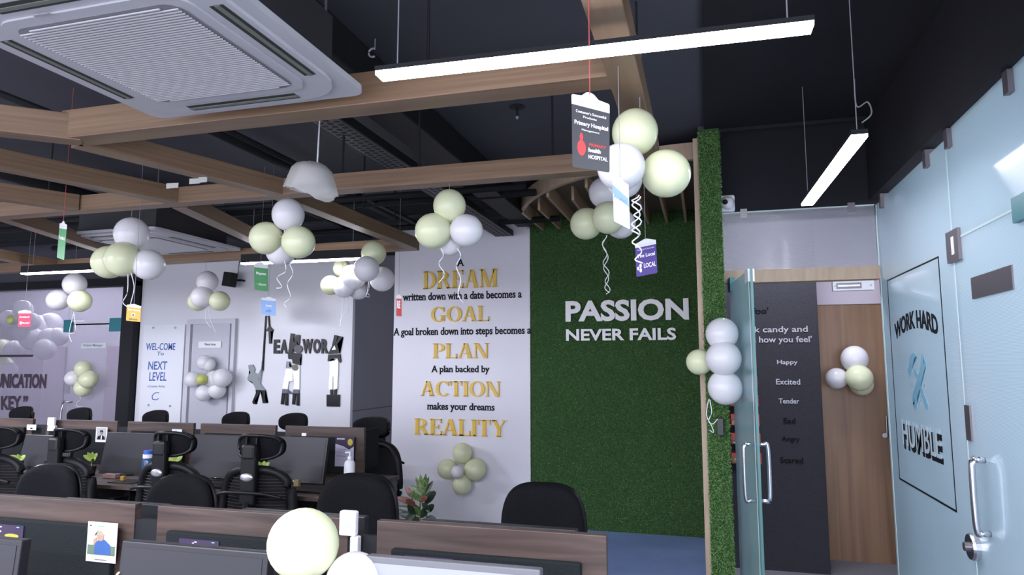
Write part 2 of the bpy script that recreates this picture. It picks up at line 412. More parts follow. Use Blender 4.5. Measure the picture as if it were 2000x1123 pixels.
# alcove with the turf
TURF = mat('artificial_turf_backing', (0.03, 0.085, 0.022), 0.95, noise=0.4, scale=60, bump=0.8)
struct('wall_alcove', B(-1.72, 0.1, 6.84, 7.0, 0, 3.2), mat('alcove_board', (0.03, 0.05, 0.03), 0.9))
struct('trim_2', B(-0.035, 0.0, 4.62, 4.75, 0, 3.12), TRIMW)
struct('wall_pier', B(0.0, 0.135, 4.62, 6.8, 0, CEIL), BLACKCEIL)
struct('trim_3', B(-0.012, -0.0, 4.75, 6.8, 0, 3.0), TRIMW)
# bulkheads over the glass
struct('wall_bulkhead', B(0.135, 1.3, 4.78, 4.9, 2.63, CEIL), BLACKHI)
struct('wall_bulkhead_right', B(1.05, 1.2, -1.0, 4.78, 2.66, CEIL), BLACKHI)
struct('ceiling_step', B(0.04, 1.2, -2.0, 4.62, CEIL-0.03, CEIL), BLACKHI)
# corridor
struct('wall_felt', B(0.16, 0.88, 5.93, 6.05, 0, CEIL), FELT)
struct('wall_corridor', B(0.88, 1.7, 6.4, 6.5, 2.33, CEIL), GREYW)
struct('wall_corridor_panel', B(0.93, 1.45, 6.36, 6.44, 2.12, 2.33), mat('lilac_white_panel', (0.52, 0.47, 0.54), 0.5))
struct('wall_corridor_return', B(0.88, 0.9, 6.05, 6.4, 0, CEIL), FELT)
struct('wall_corridor_right', B(1.5, 1.56, 4.9, 6.4, 0, CEIL), LAVW)
# brown flush door
dr = tag(obj('door_1', B(0.92, 1.44, 6.37, 6.41, 0.0, 2.12), DOORW), kind='structure')
struct('trim_4', B(1.44, 1.5, 6.30, 6.42, 0, 2.33), DOORW)
bm = NB(); tube(bm, [atY(1731, 812, 6.35), atY(1733, 853, 6.35)], 0.007); obj('pull_bar', bm, STEEL, dr)
bm = NB(); lathe(bm, [(0.02, -0.02), (0.022, 0.0)], atY(1727, 850, 6.36), 16, 'y'); obj('lock_ring', bm, STEEL, dr)
# outer enclosure
struct('wall_left', B(-12, -11.9, -2.5, 10, 0, CEIL), LAVW)
struct('wall_rear', B(-12, 4, 9.0, 9.1, 0, CEIL), LAVW)
struct('wall_side_room', B(3.2, 3.3, -1, 6, 0, CEIL), mat('side_room_wall', (0.6, 0.66, 0.70), 0.6))

# turf: backing plus blades (uncountable)
def turf(name, x0, x1, y, z0, z1, n, seed, cut=None):
    rnd = random.Random(seed); vs = []; fs = []
    for i in range(n):
        x = rnd.uniform(x0, x1); z = rnd.uniform(z0, z1)
        h = rnd.uniform(0.012, 0.028); a = rnd.uniform(-0.013, 0.013); b = rnd.uniform(-0.012, 0.010); wd = rnd.uniform(0.0012, 0.0022)
        k = len(vs); th = rnd.uniform(0, 3.14); c, s_ = math.cos(th)*wd, math.sin(th)*wd
        vs += [(x-c, y, z-s_), (x+c, y, z+s_), (x+a, y-h, z+b)]; fs.append((k, k+1, k+2))
    me = bpy.data.meshes.new(name); me.from_pydata(vs, [], fs)
    return me
def grass_mat():
    m, n, b = nt('turf_blades')
    g = n.nodes.new('ShaderNodeNewGeometry'); r = n.nodes.new('ShaderNodeValToRGB')
    cr = r.color_ramp; cr.elements[0].color = (0.06, 0.18, 0.04, 1); cr.elements[1].color = (0.72, 0.90, 0.48, 1)
    e = cr.elements.new(0.6); e.color = (0.20, 0.44, 0.13, 1)
    n.links.new(g.outputs['Random Per Island'], r.inputs['Fac']); n.links.new(r.outputs['Color'], b.inputs['Base Color'])
    b.inputs['Roughness'].default_value = 0.55
    return m
GRASSM = grass_mat()
tw = thing('turf_wall', 'deep green artificial turf covering the alcove wall behind the white PASSION lettering', 'turf panel', (-0.86, 6.83, 0))
obj('backing', B(-1.71, -0.012, 6.805, 6.84, 0.0, 3.19), TURF, tw)
me = turf('blades', -1.72, -0.014, 6.81, 0.01, 3.15, 150000, 3); me.materials.append(GRASSM)
for v in me.vertices: v.co = v.co-Vector((-0.86, 6.83, 0))
o = bpy.data.objects.new('turf_blade', me); COL.objects.link(o); o.parent = tw; o['kind'] = 'stuff'
tp = thing('turf_strip', 'tall narrow strip of green artificial turf on the pier beside the glass door', 'turf panel', (0.07, 4.6, 0))
obj('backing', B(0.0, 0.135, 4.6, 4.62, 0, 3.17), TURF, tp)
me = turf('blades', -0.003, 0.138, 4.602, 0.0, 3.15, 42000, 4); me.materials.append(GRASSM)
for v in me.vertices: v.co = v.co-Vector((0.07, 4.6, 0))
o = bpy.data.objects.new('turf_blade', me); COL.objects.link(o); o.parent = tp; o['kind'] = 'stuff'
alone('floor_mat', B(-1.70, -0.04, 4.7, 6.80, 0.0, 0.012), BLUEMAT, 'smooth blue floor covering in the turf alcove', 'mat', (-0.85, 5.7, 0))

# canopy over the alcove: curved fascia, soffit, fins
cn = thing('wooden_canopy', 'curved wooden canopy with hanging fins above the turf alcove', 'canopy', (-0.9, 5.8, 3.0))
def arc(t, r=1.0): return (-0.02-1.72*r*math.sin(t), 6.78-2.02*r*math.cos(t))
N = 26; bm = NB()
for i in range(N):
    a, b = math.pi/2*i/N, math.pi/2*(i+1)/N
    p = [arc(a), arc(b), arc(b, .98), arc(a, .98)]
    prism(bm, [(x, y, 3.02) for x, y in p], Vector((0, 0, 0.12)))
obj('fascia', bm, TRIMW, cn)
bm = NB(); prism(bm, [(-0.02, 6.78, 3.12)]+[(*arc(math.pi/2*i/N, .98), 3.12) for i in range(N+1)], Vector((0, 0, 0.03))); obj('soffit', bm, SOFFIT, cn)
for k in range(9):
    x = -0.14-0.18*k
    s = min(1, (-0.02-x)/1.72); yy = 6.78-2.02*math.sqrt(max(0, 1-s*s))
    y0 = yy+[0.1, 0.5, 0.25, 0.7, 0.2, 0.45, 0.1, 0.3, 0.05][k]
    if y0 < 6.6: obj('fin', B(x-0.011, x+0.011, y0, 6.79, 2.995, 3.119), TRIMW, cn)

# ---------------------------------------------------------------- ceiling lattice of oak beams
def beam(parent, a, b, wd=0.10, z0=2.60, z1=2.70, m=OAKX, name='beam', side=0):
    a = Vector((*a, 0)); b = Vector((*b, 0)); d = (b-a); L = d.length; u = d.normalized(); v = Vector((-u.y, u.x, 0))
    bm = NB(); box(bm, -L/2, L/2, -wd/2, wd/2, 0, z1-z0, 0.003)
    o = obj(name, bm, m, parent, True)
    c = (a+b)/2 + v*side*wd/2; o.location = Vector((c.x, c.y, z0))-wloc(parent); o.rotation_euler = (0, 0, math.atan2(u.y, u.x))
    return o
lt = thing('beam_lattice', 'oak laminate beam lattice hung under the black ceiling', 'ceiling lattice', (-2.6, 3.5, 2.6))
beam(lt, (-2.74, 2.35), (-0.28, 2.35), 0.12, 2.605, 2.735)
beam(lt, (-5.6, 3.465), (-0.22, 3.465), 0.10, 2.60, 2.70)
beam(lt, (-7.6, 5.60), (-2.38, 5.41), 0.10, 2.60, 2.70)
beam(lt, (-0.245, 0.9), (-0.245, 3.42), 0.11, 2.602, 2.715)
# zigzag diagonals; the points lie on each beam's lower left edge
beam(lt, (-2.80, 2.40), (-2.44, 3.50), 0.10, 2.601, 2.70, side=-1)
beam(lt, (-2.49, 3.50), (-2.46, 5.40), 0.10, 2.601, 2.70, side=-1)
beam(lt, (-3.50, 1.75), (-2.72, 2.40), 0.10, 2.601, 2.72, side=-1)
beam(lt, (-3.70, 2.05), (-3.17, 3.52), 0.10, 2.601, 2.70, side=-1)
beam(lt, (-3.26, 3.54), (-3.78, 5.45), 0.10, 2.601, 2.70, side=-1)
beam(lt, (-4.55, 2.35), (-3.95, 3.45), 0.10, 2.601, 2.70, side=-1)
beam(lt, (-4.70, 3.50), (-5.45, 5.50), 0.10, 2.601, 2.70, side=-1)
beam(lt, (-6.3, 3.5), (-6.6, 5.58), 0.10, 2.601, 2.70, side=-1)
for (x, y) in ((-1.52, 3.465), (-2.0, 3.465), (-0.75, 3.465), (-2.6, 5.42), (-2.0, 2.35), (-1.0, 2.35), (-4.2, 3.465), (-3.6, 5.45), (-5.4, 5.5), (-0.245, 2.9), (-2.47, 4.6)):
    bm = NB(); tube(bm, [(x, y, 2.69), (x, y, CEIL)], 0.006, 6); obj('hanger_rod', bm, BLKP, lt)

for (x, y, w_) in ((370, 343, 0.05), (388, 340, 0.035), (325, 352, 0.06)):
    p = atZ(x, y+6, 2.598); bm = NB(); prism(bm, [p+Vector((0, 0, -0.03)), p+Vector((w_, 0.02, -0.024)), p+Vector((w_, 0.02, 0.004)), p+Vector((0, 0, 0.0))], Vector((0.001, 0.002, 0)))
    obj('tape_scrap', bm, mat('pale_tape', (0.5, 0.5, 0.48), 0.5), lt)

# ---------------------------------------------------------------- black services on the ceiling
def sim(name, bm, m, label, cat, group=None, smooth=False): return alone(name, bm, m, label, cat, None, group, smooth)
ct = thing('cable_tray', 'perforated grey cable tray running into the room under the black ceiling', 'cable tray', (-1.98, 4.5, 2.95))
obj('tray_floor', B(-2.06, -1.90, 2.2, 6.75, 2.945, 2.953), TRAY, ct)
bm = NB()
for k in range(90):
    y = 2.25+k*0.05
    for j in range(3): box(bm, -2.045+j*0.05, -2.015+j*0.05, y+(0.02 if j == 1 else 0), y+0.022+(0.02 if j == 1 else 0), 2.943, 2.9449)
o = obj('slot', bm, BLKP, ct); o['kind'] = 'stuff'
obj('tray_side', B(-1.90, -1.885, 2.2, 6.75, 2.945, 3.0), BLKP, ct); obj('tray_side', B(-2.075, -2.06, 2.2, 6.75, 2.945, 3.0), BLKP, ct)
sim('ceiling_duct', B(-1.80, -1.58, 2.0, 6.6, 3.0, 3.19, bev=0.01), BLKP, 'black square duct beside the perforated cable tray', 'duct')
for i, (x, r, z) in enumerate(((-2.75, 0.02, 3.02), (-2.95, 0.035, 3.08), (-3.6, 0.02, 3.05), (-4.9, 0.05, 3.0))):
    bm = NB(); tube(bm, [(x, 2.6, z), (x, 6.9, z)], r, 10)
    sim('ceiling_pipe', bm, BLKP, ['thin black pipe left of the cable tray', 'thick black pipe beside the thin one left of the tray', 'black conduit above the wrapped pendant lamp', 'thick black pipe above the far air conditioner'][i], 'pipe', smooth=True)
for i, (y, z, r) in enumerate(((5.0, 2.98, 0.025), (5.35, 3.02, 0.03), (6.3, 3.0, 0.03))):
    bm = NB(); tube(bm, [(-7.5, y, z), (-1.3, y, z)], r, 10)
    sim('cross_pipe', bm, BLKP, ['nearest black pipe crossing the ceiling above the desks', 'middle black pipe crossing the ceiling above the desks', 'farthest black pipe crossing above the white walls'][i], 'pipe', smooth=True)
# drop pipe with trap, near the big air conditioner
q = atY(683, 50, 2.9); bm = NB(); tube(bm, [(q.x, q.y, CEIL), (q.x, q.y, q.z-0.02), (q.x-0.02, q.y, q.z-0.10), (q.x-0.07, q.y, q.z-0.06), (q.x-0.09, q.y, q.z-0.02), (q.x-0.09, q.y, q.z-0.14)], 0.016, 10)
dp = thing('drain_pipe', 'black drain pipe with a trap dropping from the ceiling beside the air conditioner', 'pipe', (q.x, q.y, q.z))
obj('pipe_run', bm, mat('dark_grey_pipe', (0.04, 0.04, 0.045), 0.3), dp, smooth=True)  # greyer than the other pipes to stand out from the black ceiling
bm = NB(); lathe(bm, [(0.02, -0.008), (0.022, 0), (0.02, 0.008)], (q.x, q.y, q.z-0.01), 14); obj('collar', bm, mat('grey_collar', (0.25, 0.25, 0.28), 0.4), dp)
q = atY(728, 103, 2.9); bm = NB(); tube(bm, [(q.x+0.022*math.cos(a), q.y, q.z+0.022*math.sin(a)) for a in [math.radians(60+24*i) for i in range(11)]], 0.005, 6)
tube(bm, [(q.x+0.011, q.y, q.z+0.02), (q.x+0.011, q.y, CEIL)], 0.002, 5)
sim('cable_hook', bm, mat('pale_hook', (0.4, 0.4, 0.45), 0.4), 'small pale hook hanging between the drain pipe and the lamp strip', 'hook')
# sprinkler / detector
for i, (x, y) in enumerate(((1010, 220), (348, 322), (1555, 380))):
    p = atZ(x, y, CEIL-0.04); t = thing('sprinkler', ['small sprinkler on the black ceiling above the poster wall', 'small sprinkler seen through the lattice near the left', 'small ceiling sprinkler near the corridor lamp'][i], 'sprinkler', (p.x, p.y, CEIL))
    bm = NB(); lathe(bm, [(0.05, -0.003), (0.05, 0.0)], (p.x, p.y, CEIL-0.001), 16); obj('rose', bm, BLKP, t)
    bm = NB(); tube(bm, [(p.x, p.y, CEIL), (p.x, p.y, CEIL-0.06)], 0.008, 8); obj('stem', bm, BLKP, t)
    bm = NB(); lathe(bm, [(0.004, -0.022), (0.011, -0.01), (0.004, 0)], (p.x, p.y, CEIL-0.06), 10); obj('bulb', bm, mat('pale_bulb', (0.35, 0.35, 0.4), 0.3), t)
# grid of shallow black ribs on the ceiling
sim('ceiling_joist', B(-11.5, -1.8, 6.2, 6.3, 3.10, 3.199), BLKP, 'black joist crossing the ceiling close to the poster wall', 'joist')

# ---------------------------------------------------------------- air conditioners
def ac(loc, sx, sy, rz, label):
    t = thing('air_conditioner', label, 'air conditioner', loc, rz=rz)
    def rr(bm, w, h, r, z0, z1, hole=None):
        pts = []
        for (cx, cy, a0) in ((w/2-r, h/2-r, 0), (-w/2+r, h/2-r, 90), (-w/2+r, -h/2+r, 180), (w/2-r, -h/2+r, 270)):
            for k in range(6): a = math.radians(a0+18*k); pts.append((cx+r*math.cos(a), cy+r*math.sin(a)))
        if z1 > z0: prism(bm, [(x, y, z0) for x, y in pts], Vector((0, 0, z1-z0)))
        return pts
    bm = NB(); rr(bm, sx, sy, 0.05, 0.0, 0.022); obj('fascia_panel', bm, ACW, t, True)
    bm = NB(); rr(bm, sx*.90, sy*.90, 0.16, -0.012, 0.0); obj('face_step', bm, ACW, t, True)
    bm = NB(); rr(bm, sx*.70, sy*.70, 0.08, -0.018, -0.012); obj('grille_surround', bm, ACW, t, True)
    bm = NB(); rr(bm, sx*.62, sy*.62, 0.05, -0.020, -0.018); obj('grille_panel', bm, mat('grille_shadow', (0.20, 0.20, 0.22), 0.6), t, True)
    bm = NB(); gw = sx*.30; gh = sy*.30; n = 44
    for k in range(n):
        y = -gh+2*gh*(k+.5)/n
        d = 0.05 if (k == 0 or k == n-1) else 0.0
        prism(bm, [(-gw+d, y-0.0035, -0.022), (-gw+d, y-0.0035, -0.026), (-gw+d, y+0.0015, -0.026), (-gw+d, y+0.0015, -0.022)], Vector((2*(gw-d), 0, 0)))
    o = obj('grille_slat', bm, ACG, t, True); o['kind'] = 'stuff'
    for k in range(4):
        c, s_ = [(1, 0), (0, 1), (-1, 0), (0, -1)][k]
        half = 0.235*(sy if c else sx)/0.94
        if c: x = c*sx*0.405; a = (x-0.022, x+0.022, -half, half)
        else: y = s_*sy*0.405; a = (-half, half, y-0.022, y+0.022)
        bb = obj('air_slot', B(*a, -0.0135, -0.011), DARK, t, True)
        if c: e = (x-0.005, x+0.010, -half, half)
        else: e = (-half, half, y-0.005, y+0.010)
        obj('louvre', B(*e, -0.016, -0.0125), mat('grey_louvre', (0.16, 0.17, 0.15), 0.4), bb, True)
    obj('casing', B(-sx*.40, sx*.40, -sy*.40, sy*.40, 0.022, 0.27), mat('ac_casing', (0.03, 0.03, 0.035), 0.7), t, True)
    for (x, y) in ((-.38, -.38), (.38, -.38), (.38, .38), (-.38, .38)):
        bm = NB(); tube(bm, [(x*sx, y*sy, 0.25), (x*sx, y*sy, CEIL-loc[2])], 0.006, 6); obj('threaded_rod', bm, TRAY, t, True)
    return t
a1 = ac((-1.65, 1.73, 2.60), 0.94, 0.94, 0, 'large white ceiling cassette air conditioner nearest, top left')
bm = NB(); flat_text(bm, 'AIRCON', quadfn((-1.66, 1.405, 2.5775), (-1.59, 1.405, 2.5775), (-1.66, 1.39, 2.5775)), Vector((0, 0, -0.0006)), 0.01)
# faint maker plate without a readable name
bm.free(); bm = NB(); box(bm, -1.79, -1.73, 1.385, 1.395, 2.5765, 2.578); obj('name_plate', bm, mat('faint_plate', (0.35, 0.35, 0.38), 0.5), a1)
ac((-4.61, 4.84, 2.665), 0.98, 1.06, 0, 'far white ceiling cassette air conditioner above the left desks')

# ---------------------------------------------------------------- pendant strip lamps
def strip(a, b, w, label, cords, hh=0.06):
    a = Vector(a); b = Vector(b); d = b-a; u = d.normalized(); v = Vector((-u.y, u.x, 0)); c = (a+b)/2
    t = thing('strip_lamp', label, 'lamp', tuple(c), 'linear pendant lamps')
    bm = NB(); obox(bm, c+Vector((0, 0, hh/2+0.004)), u, v, Vector((0, 0, 1)), d.length, w, hh); obj('housing', bm, BLKP, t)
    bm = NB(); obox(bm, c+Vector((0, 0, -0.002)), u, v, Vector((0, 0, 1)), d.length-0.004, w-0.002, 0.012); obj('diffuser', bm, LAMPM, t)
    for k in cords:
        p = a+d*k; bm = NB(); tube(bm, [p+Vector((0, 0, hh)), Vector((p.x, p.y, CEIL))], 0.0022, 6); obj('suspension_cable', bm, NYLON, t)
    return t
strip((-0.955, 1.855, 2.5), (0.305, 1.885, 2.5), 0.058, 'bright strip lamp hanging across the top centre, nearest the camera', (0.05, 0.95), 0.015)
l2 = strip((0.578, 4.06, 2.5), (0.612, 2.87, 2.5), 0.062, 'bright strip lamp pointing into the room in front of the corridor', (0.03, 0.97), 0.02)
bm = NB(); tube(bm, smoothcurve([(0.63, 2.9, 2.56), (0.67, 2.92, 2.60), (0.665, 2.95, 2.66), (0.62, 2.93, 2.64), (0.615, 2.92, 2.75)]), 0.003, 6); obj('power_cord', bm, NYLON, l2)
strip((-6.45, 5.12, 2.5), (-5.02, 5.14, 2.5), 0.06, 'far strip lamp at the left behind the leftmost balloon bunch', (0.08, 0.92), 0.07)
strip((-3.93, 5.13, 2.5), (-2.76, 5.15, 2.5), 0.06, 'far strip lamp under the lattice in front of the teamwork wall', (0.08, 0.92), 0.075)

# spot lamp by the canopy
p = atY(1003, 418, 6.4); sp = thing('spot_lamp', 'small lit spotlight at the left end of the wooden canopy', 'lamp', tuple(p))
ax = Vector((-0.45, -0.75, -0.5)).normalized()
bm = NB(); tube(bm, [p-ax*0.09, p-ax*0.005], 0.026, 14); obj('lamp_head', bm, BLKP, sp, smooth=True)
bm = NB(); tube(bm, [p-ax*0.006, p+ax*0.002], 0.022, 14); obj('lens', bm, SPOTM, sp)
bm = NB(); tube(bm, [p-ax*0.06, (p-ax*0.06)+Vector((0, 0, 0.04)), Vector((p.x+0.03, p.y+0.05, CEIL))], 0.006, 6); obj('stem', bm, BLKP, sp)

# wrapped pendant
c = atY(608, 350, 2.9); pl = thing('pendant_lamp', 'white pendant shade still wrapped in cloudy plastic, hanging on a white cord', 'lamp', tuple(c))
bm = NB(); lathe(bm, [(0.035, 0.065), (0.065, 0.052), (0.095, -0.05), (0.090, -0.05), (0.06, 0.045), (0.03, 0.055)], c, 28); obj('shade', bm, WHITEP, pl, smooth=True)
bm = NB(); rings = []; rnd = random.Random(5); seg = 30
for i, (r, h) in enumerate(((0.03, 0.085), (0.072, 0.070), (0.098, 0.04), (0.112, 0.0), (0.122, -0.045), (0.126, -0.072))):
    ring = []
    for j in range(seg):
        a = 2*math.pi*j/seg; k = 1+rnd.uniform(-0.05, 0.05)*(i/3)
        hx = -0.045*max(0, math.cos(a+0.5))**3*(i/5)*1.4; hz = 0.035*max(0, math.cos(a-math.pi+0.2))*(i/5)
        ring.append(bm.verts.new(c+Vector((r*k*math.cos(a), r*k*math.sin(a), h+hx+hz+rnd.uniform(-0.004, 0.004)))))
    rings.append(ring)
for i in range(5):
    for j in range(seg): bm.faces.new((rings[i][j], rings[i][(j+1) % seg], rings[i+1][(j+1) % seg], rings[i+1][j]))
obj('plastic_wrap', bm, PLASTICW, pl, smooth=True)
bm = NB(); tube(bm, [c+Vector((0.03, 0, 0.06)), c+Vector((0.036, 0, 0.3)), Vector((c.x+0.036, c.y, CEIL))], 0.004, 6); obj('cord', bm, WHITEP, pl)

# ================================================================ WALL LETTERING
def P68(x, y): return atY(x, y, 6.8)
def lettering(s, x0, x1, yb, yt, Y, label, m, n, serifed=False, off=0.0, dy=0.0, single=False):
    bl = atY(x0, yb, Y); br = atY(x1, yb+dy, Y); tl = atY(x0, yt, Y)
    br.z = bl.z; tl.x = bl.x
    t = thing('wall_lettering', label, 'lettering', tuple((bl+br)/2)); fn = quadfn(bl, br, tl)
    if serifed: serif_line(t, s, fn, Vector((0, -n, 0)), m)
    else: letter_line(t, s, fn, Vector((0, -n, 0)), m, off)
    return t
Nn = 0.012
for (s, x0, x1, yb, yt) in (('DREAM', 827, 973, 565, 531), ('GOAL', 842, 956, 629, 600), ('PLAN', 846, 955, 700, 671), ('ACTION', 822, 978, 773, 744), ('REALITY', 810, 990, 848, 817)):
    lettering(s, x0, x1, yb, yt, 6.8, 'gold raised capitals reading %s on the white poster wall' % s, GOLD, 0.018, True)
for (s, x0, x1, yb, yt) in (('A', 893, 906, 520, 506), ('written down with a date becomes a', 787, 1019, 588, 573), ('A goal broken down into steps becomes a', 769, 1037, 660, 641),
                            ('A plan backed by', 843, 956, 731, 714), ('makes your dreams', 835, 966, 804, 786)):
    bl = atY(x0, yb, 6.8); br = atY(x1, yb, 6.8); tl = atY(x0, yt, 6.8); br.z = bl.z; tl.x = bl.x
    t = thing('wall_lettering', 'black line reading %s on the white poster wall' % ' '.join(s.split()[:5]), 'lettering', tuple(bl))
    letter_line(t, s, quadfn(bl, br, tl), Vector((0, -0.006, 0)), BLKL, 0.022, slab=True)
lettering('PASSION', 1105, 1346, 629, 588, 6.78, 'large white raised capitals PASSION on the green turf', WHL, 0.012, off=0.036)
lettering('NEVER FAILS', 1106, 1321, 666, 643, 6.78, 'smaller white raised capitals NEVER FAILS below PASSION on the turf', WHL, 0.012, off=0.028)

# felt wall lettering
for (s, x0, x1, yb, yt, m, lab) in (("foo'", 1470, 1501, 613, 601, DKL, 'dark small lettering high on the charcoal felt wall'), ('k candy and', 1474, 1578, 653, 638, GREYL, 'silver line ending candy and on the charcoal felt wall'),
        ("s how you feel'", 1470, 1586, 673, 657, GREYL, 'silver line about how you feel on the charcoal felt wall'), ('Happy', 1518, 1558, 714, 703, GREYL, 'silver word Happy on the charcoal felt wall'),
        ('Excited', 1516, 1563, 751, 740, GREYL, 'silver word Excited on the charcoal felt wall'), ('Tender', 1521, 1561, 788, 778, GREYL, 'silver word Tender on the charcoal felt wall'),
        ('Sad', 1530, 1554, 827, 816, DKL, 'dark word Sad on the charcoal felt wall'), ('Angry', 1527, 1562, 864, 852, DKL, 'dark word Angry on the charcoal felt wall'),
        ('Scared', 1524, 1569, 904, 892, DKL, 'dark word Scared on the charcoal felt wall')):
    bl = atY(x0, yb, 5.93); br = atY(x1, yb, 5.93); tl = atY(x0, yt, 5.93); br.z = bl.z; tl.x = bl.x
    t = thing('felt_lettering', lab, 'lettering', tuple(bl)); letter_line(t, s, quadfn(bl, br, tl), Vector((0, -0.004, 0)), m, 0.015)
# photo shelves on the felt wall
def picmat(name, cols, sc):
    m, n, b = nt(name); g = n.nodes.new('ShaderNodeNewGeometry'); t = n.nodes.new('ShaderNodeTexVoronoi'); t.inputs['Scale'].default_value = sc
    r = n.nodes.new('ShaderNodeValToRGB'); r.color_ramp.interpolation = 'CONSTANT'; r.color_ramp.elements[0].color = (*cols[0], 1); r.color_ramp.elements[1].color = (*cols[-1], 1); r.color_ramp.elements[1].position = 0.75
    for i, cc in enumerate(cols[1:-1]): e = r.color_ramp.elements.new(0.25+0.25*i); e.color = (*cc, 1)
    n.links.new(g.outputs['Position'], t.inputs['Vector']); sx = n.nodes.new('ShaderNodeSeparateColor'); n.links.new(t.outputs['Color'], sx.inputs[0]); n.links.new(sx.outputs[0], r.inputs['Fac']); n.links.new(r.outputs[0], b.inputs['Base Color'])
    return m
CANDY = picmat('candy_wrappers', [(0.08, 0.07, 0.05), (0.35, 0.30, 0.25), (0.10, 0.16, 0.06), (0.45, 0.10, 0.05)], 55)
REDP = mat('red_box', (0.38, 0.04, 0.03), 0.4)
for i, (y0, y1) in enumerate(((698, 719), (735, 757), (772, 794), (809, 832), (846, 869), (885, 907))):
    a = atY(1424+i, y0, 5.82); b = atY(1478+i*2, y1, 5.82)
    t = thing('candy_box', 'red candy box on the felt wall beside the word %s' % ['Happy', 'Excited', 'Tender', 'Sad', 'Angry', 'Scared'][i], 'box', (a.x, 5.82, b.z), 'candy boxes on the felt wall')
    obj('box_body', B(a.x, b.x, 5.82, 5.93, b.z, a.z), REDP, t)
    obj('candy_window', B(a.x+0.01, b.x-0.02, 5.812, 5.82, b.z+0.008, b.z+(a.z-b.z)*0.6), CANDY, t)

# ---------------------------------------------------------------- teamwork wall: cut-out figures
def TW(x, y): return atY(470+x/5.348, 600+y/5.348, 7.0)
def cut(name, parent, pts, m, d=0.018):
    bm = NB(); prism(bm, [TW(*p) for p in pts], Vector((0, -d, 0))); bmesh.ops.recalc_face_normals(bm, faces=bm.faces); return obj(name, bm, m, parent)
def ell(cx, cy, rx, ry, n=20): return [(cx+rx*math.cos(2*math.pi*i/n), cy+ry*math.sin(2*math.pi*i/n)) for i in range(n)]
t = thing('wall_cutout', 'mirror cut-out of a man in grey shirt pulling a rope', 'wall art', tuple(TW(180, 1000)))
cut('torso', t, [(90, 605), (135, 598), (150, 630), (158, 650), (148, 680), (190, 700), (222, 640), (230, 560), (242, 560), (240, 662), (215, 722), (195, 752), (215, 800), (268, 868), (168, 860), (140, 800), (125, 768), (85, 765), (80, 742), (95, 700), (115, 685), (92, 642)], MIRG)
cut('leg', t, [(165, 862), (207, 865), (205, 892), (155, 985), (173, 1010), (140, 1010), (130, 990), (155, 930), (168, 895)], MIRB)
cut('leg', t, [(215, 866), (266, 868), (264, 930), (268, 985), (290, 998), (240, 1002), (236, 930), (236, 890)], MIRB)
cut('rope', t, [(265, 90), (275, 90), (244, 560), (243, 662), (235, 662), (234, 560)], MIRB)
t = thing('wall_cutout', 'black cut-out letter T hanging from two ropes under the blue tag', 'wall art', tuple(TW(310, 380)))
cut('letter', t, [(305, 195), (345, 235), (345, 252), (322, 252), (328, 380), (305, 380), (299, 252), (275, 252), (280, 235)], MIRB)
cut('rope', t, [(292, 90), (303, 90), (312, 200), (300, 200)], MIRB)
t = thing('wall_cutout', 'black mirror letters reading EA in the teamwork wall art', 'wall art', tuple(TW(420, 485)))
for ch, x0, x1 in (('E', 350, 410), ('A', 418, 495)):
    bm = NB(); flat_text(bm, ch, quadfn(TW(x0, 485), TW(x1, 485), TW(x0+4, 338)), Vector((0, -0.018, 0)), 0.045); obj('letter', bm, MIRB, t)
t = thing('wall_cutout', 'black mirror letters reading WOR in the teamwork wall art', 'wall art', tuple(TW(790, 485)))
for ch, x0, x1 in (('W', 652, 760), ('O', 765, 840), ('R', 850, 920)):
    bm = NB(); flat_text(bm, ch, quadfn(TW(x0, 484), TW(x1, 484), TW(x0, 332)), Vector((0, -0.018, 0)), 0.045); obj('letter', bm, MIRB, t)
t = thing('wall_cutout', 'mirror cut-out of two figures lifting the letter M', 'wall art', tuple(TW(530, 1020)))
cut('letter', t, [(530, 273), (565, 277), (556, 350), (575, 372), (592, 287), (628, 292), (618, 400), (560, 440), (548, 425), (540, 495), (500, 492), (508, 450)], MIRB)
cut('head', t, ell(610, 438, 42, 42), mat('mid_mirror', (0.09, 0.09, 0.10), 0.3, spec=0.3), 0.022)
cut('torso', t, [(545, 474), (638, 484), (640, 512), (626, 548), (634, 608), (600, 596), (552, 588), (546, 545), (508, 542), (502, 512), (506, 490), (535, 508)], MIRB)
cut('head', t, ell(580, 630, 34, 34), mat('bronze_mirror', (0.13, 0.11, 0.08), 0.3), 0.022)
cut('hip', t, [(488, 565), (518, 568), (516, 622), (545, 625), (548, 640), (480, 642), (488, 620)], MIRG)
cut('trouser_leg', t, [(482, 640), (548, 640), (556, 765), (512, 775), (500, 856), (444, 850)], MIRW)
cut('trouser_leg', t, [(600, 600), (624, 612), (622, 858), (562, 850), (562, 770), (556, 700), (548, 640), (580, 640)], MIRW)
cut('shin', t, [(444, 855), (504, 860), (500, 900), (548, 905), (560, 860), (618, 862), (617, 905), (440, 900)], mat('slate_mirror', (0.12, 0.12, 0.15), 0.3))
for q in ([(440, 895), (465, 898), (456, 1015), (426, 1012)], [(475, 895), (503, 897), (500, 1026), (472, 1024)], [(553, 900), (583, 900), (572, 1017), (544, 1013)], [(592, 900), (619, 900), (617, 1029), (590, 1025)]):
    cut('boot', t, q, MIRB)
t = thing('wall_cutout', 'mirror cut-out of a man on a black box holding up the letter K', 'wall art', tuple(TW(970, 1030)))
cut('letter', t, [(985, 290), (1018, 296), (1004, 368), (1044, 303), (1074, 312), (1016, 385), (1042, 482), (920, 492), (932, 466), (962, 405)], MIRB)
cut('letter_gap', t, [(990, 398), (1005, 442), (960, 448)], MIRW, 0.022)
cut('torso', t, [(922, 496), (1045, 490), (1056, 560), (1046, 582), (1022, 540), (985, 560), (952, 552), (948, 566), (916, 564)], MIRB)
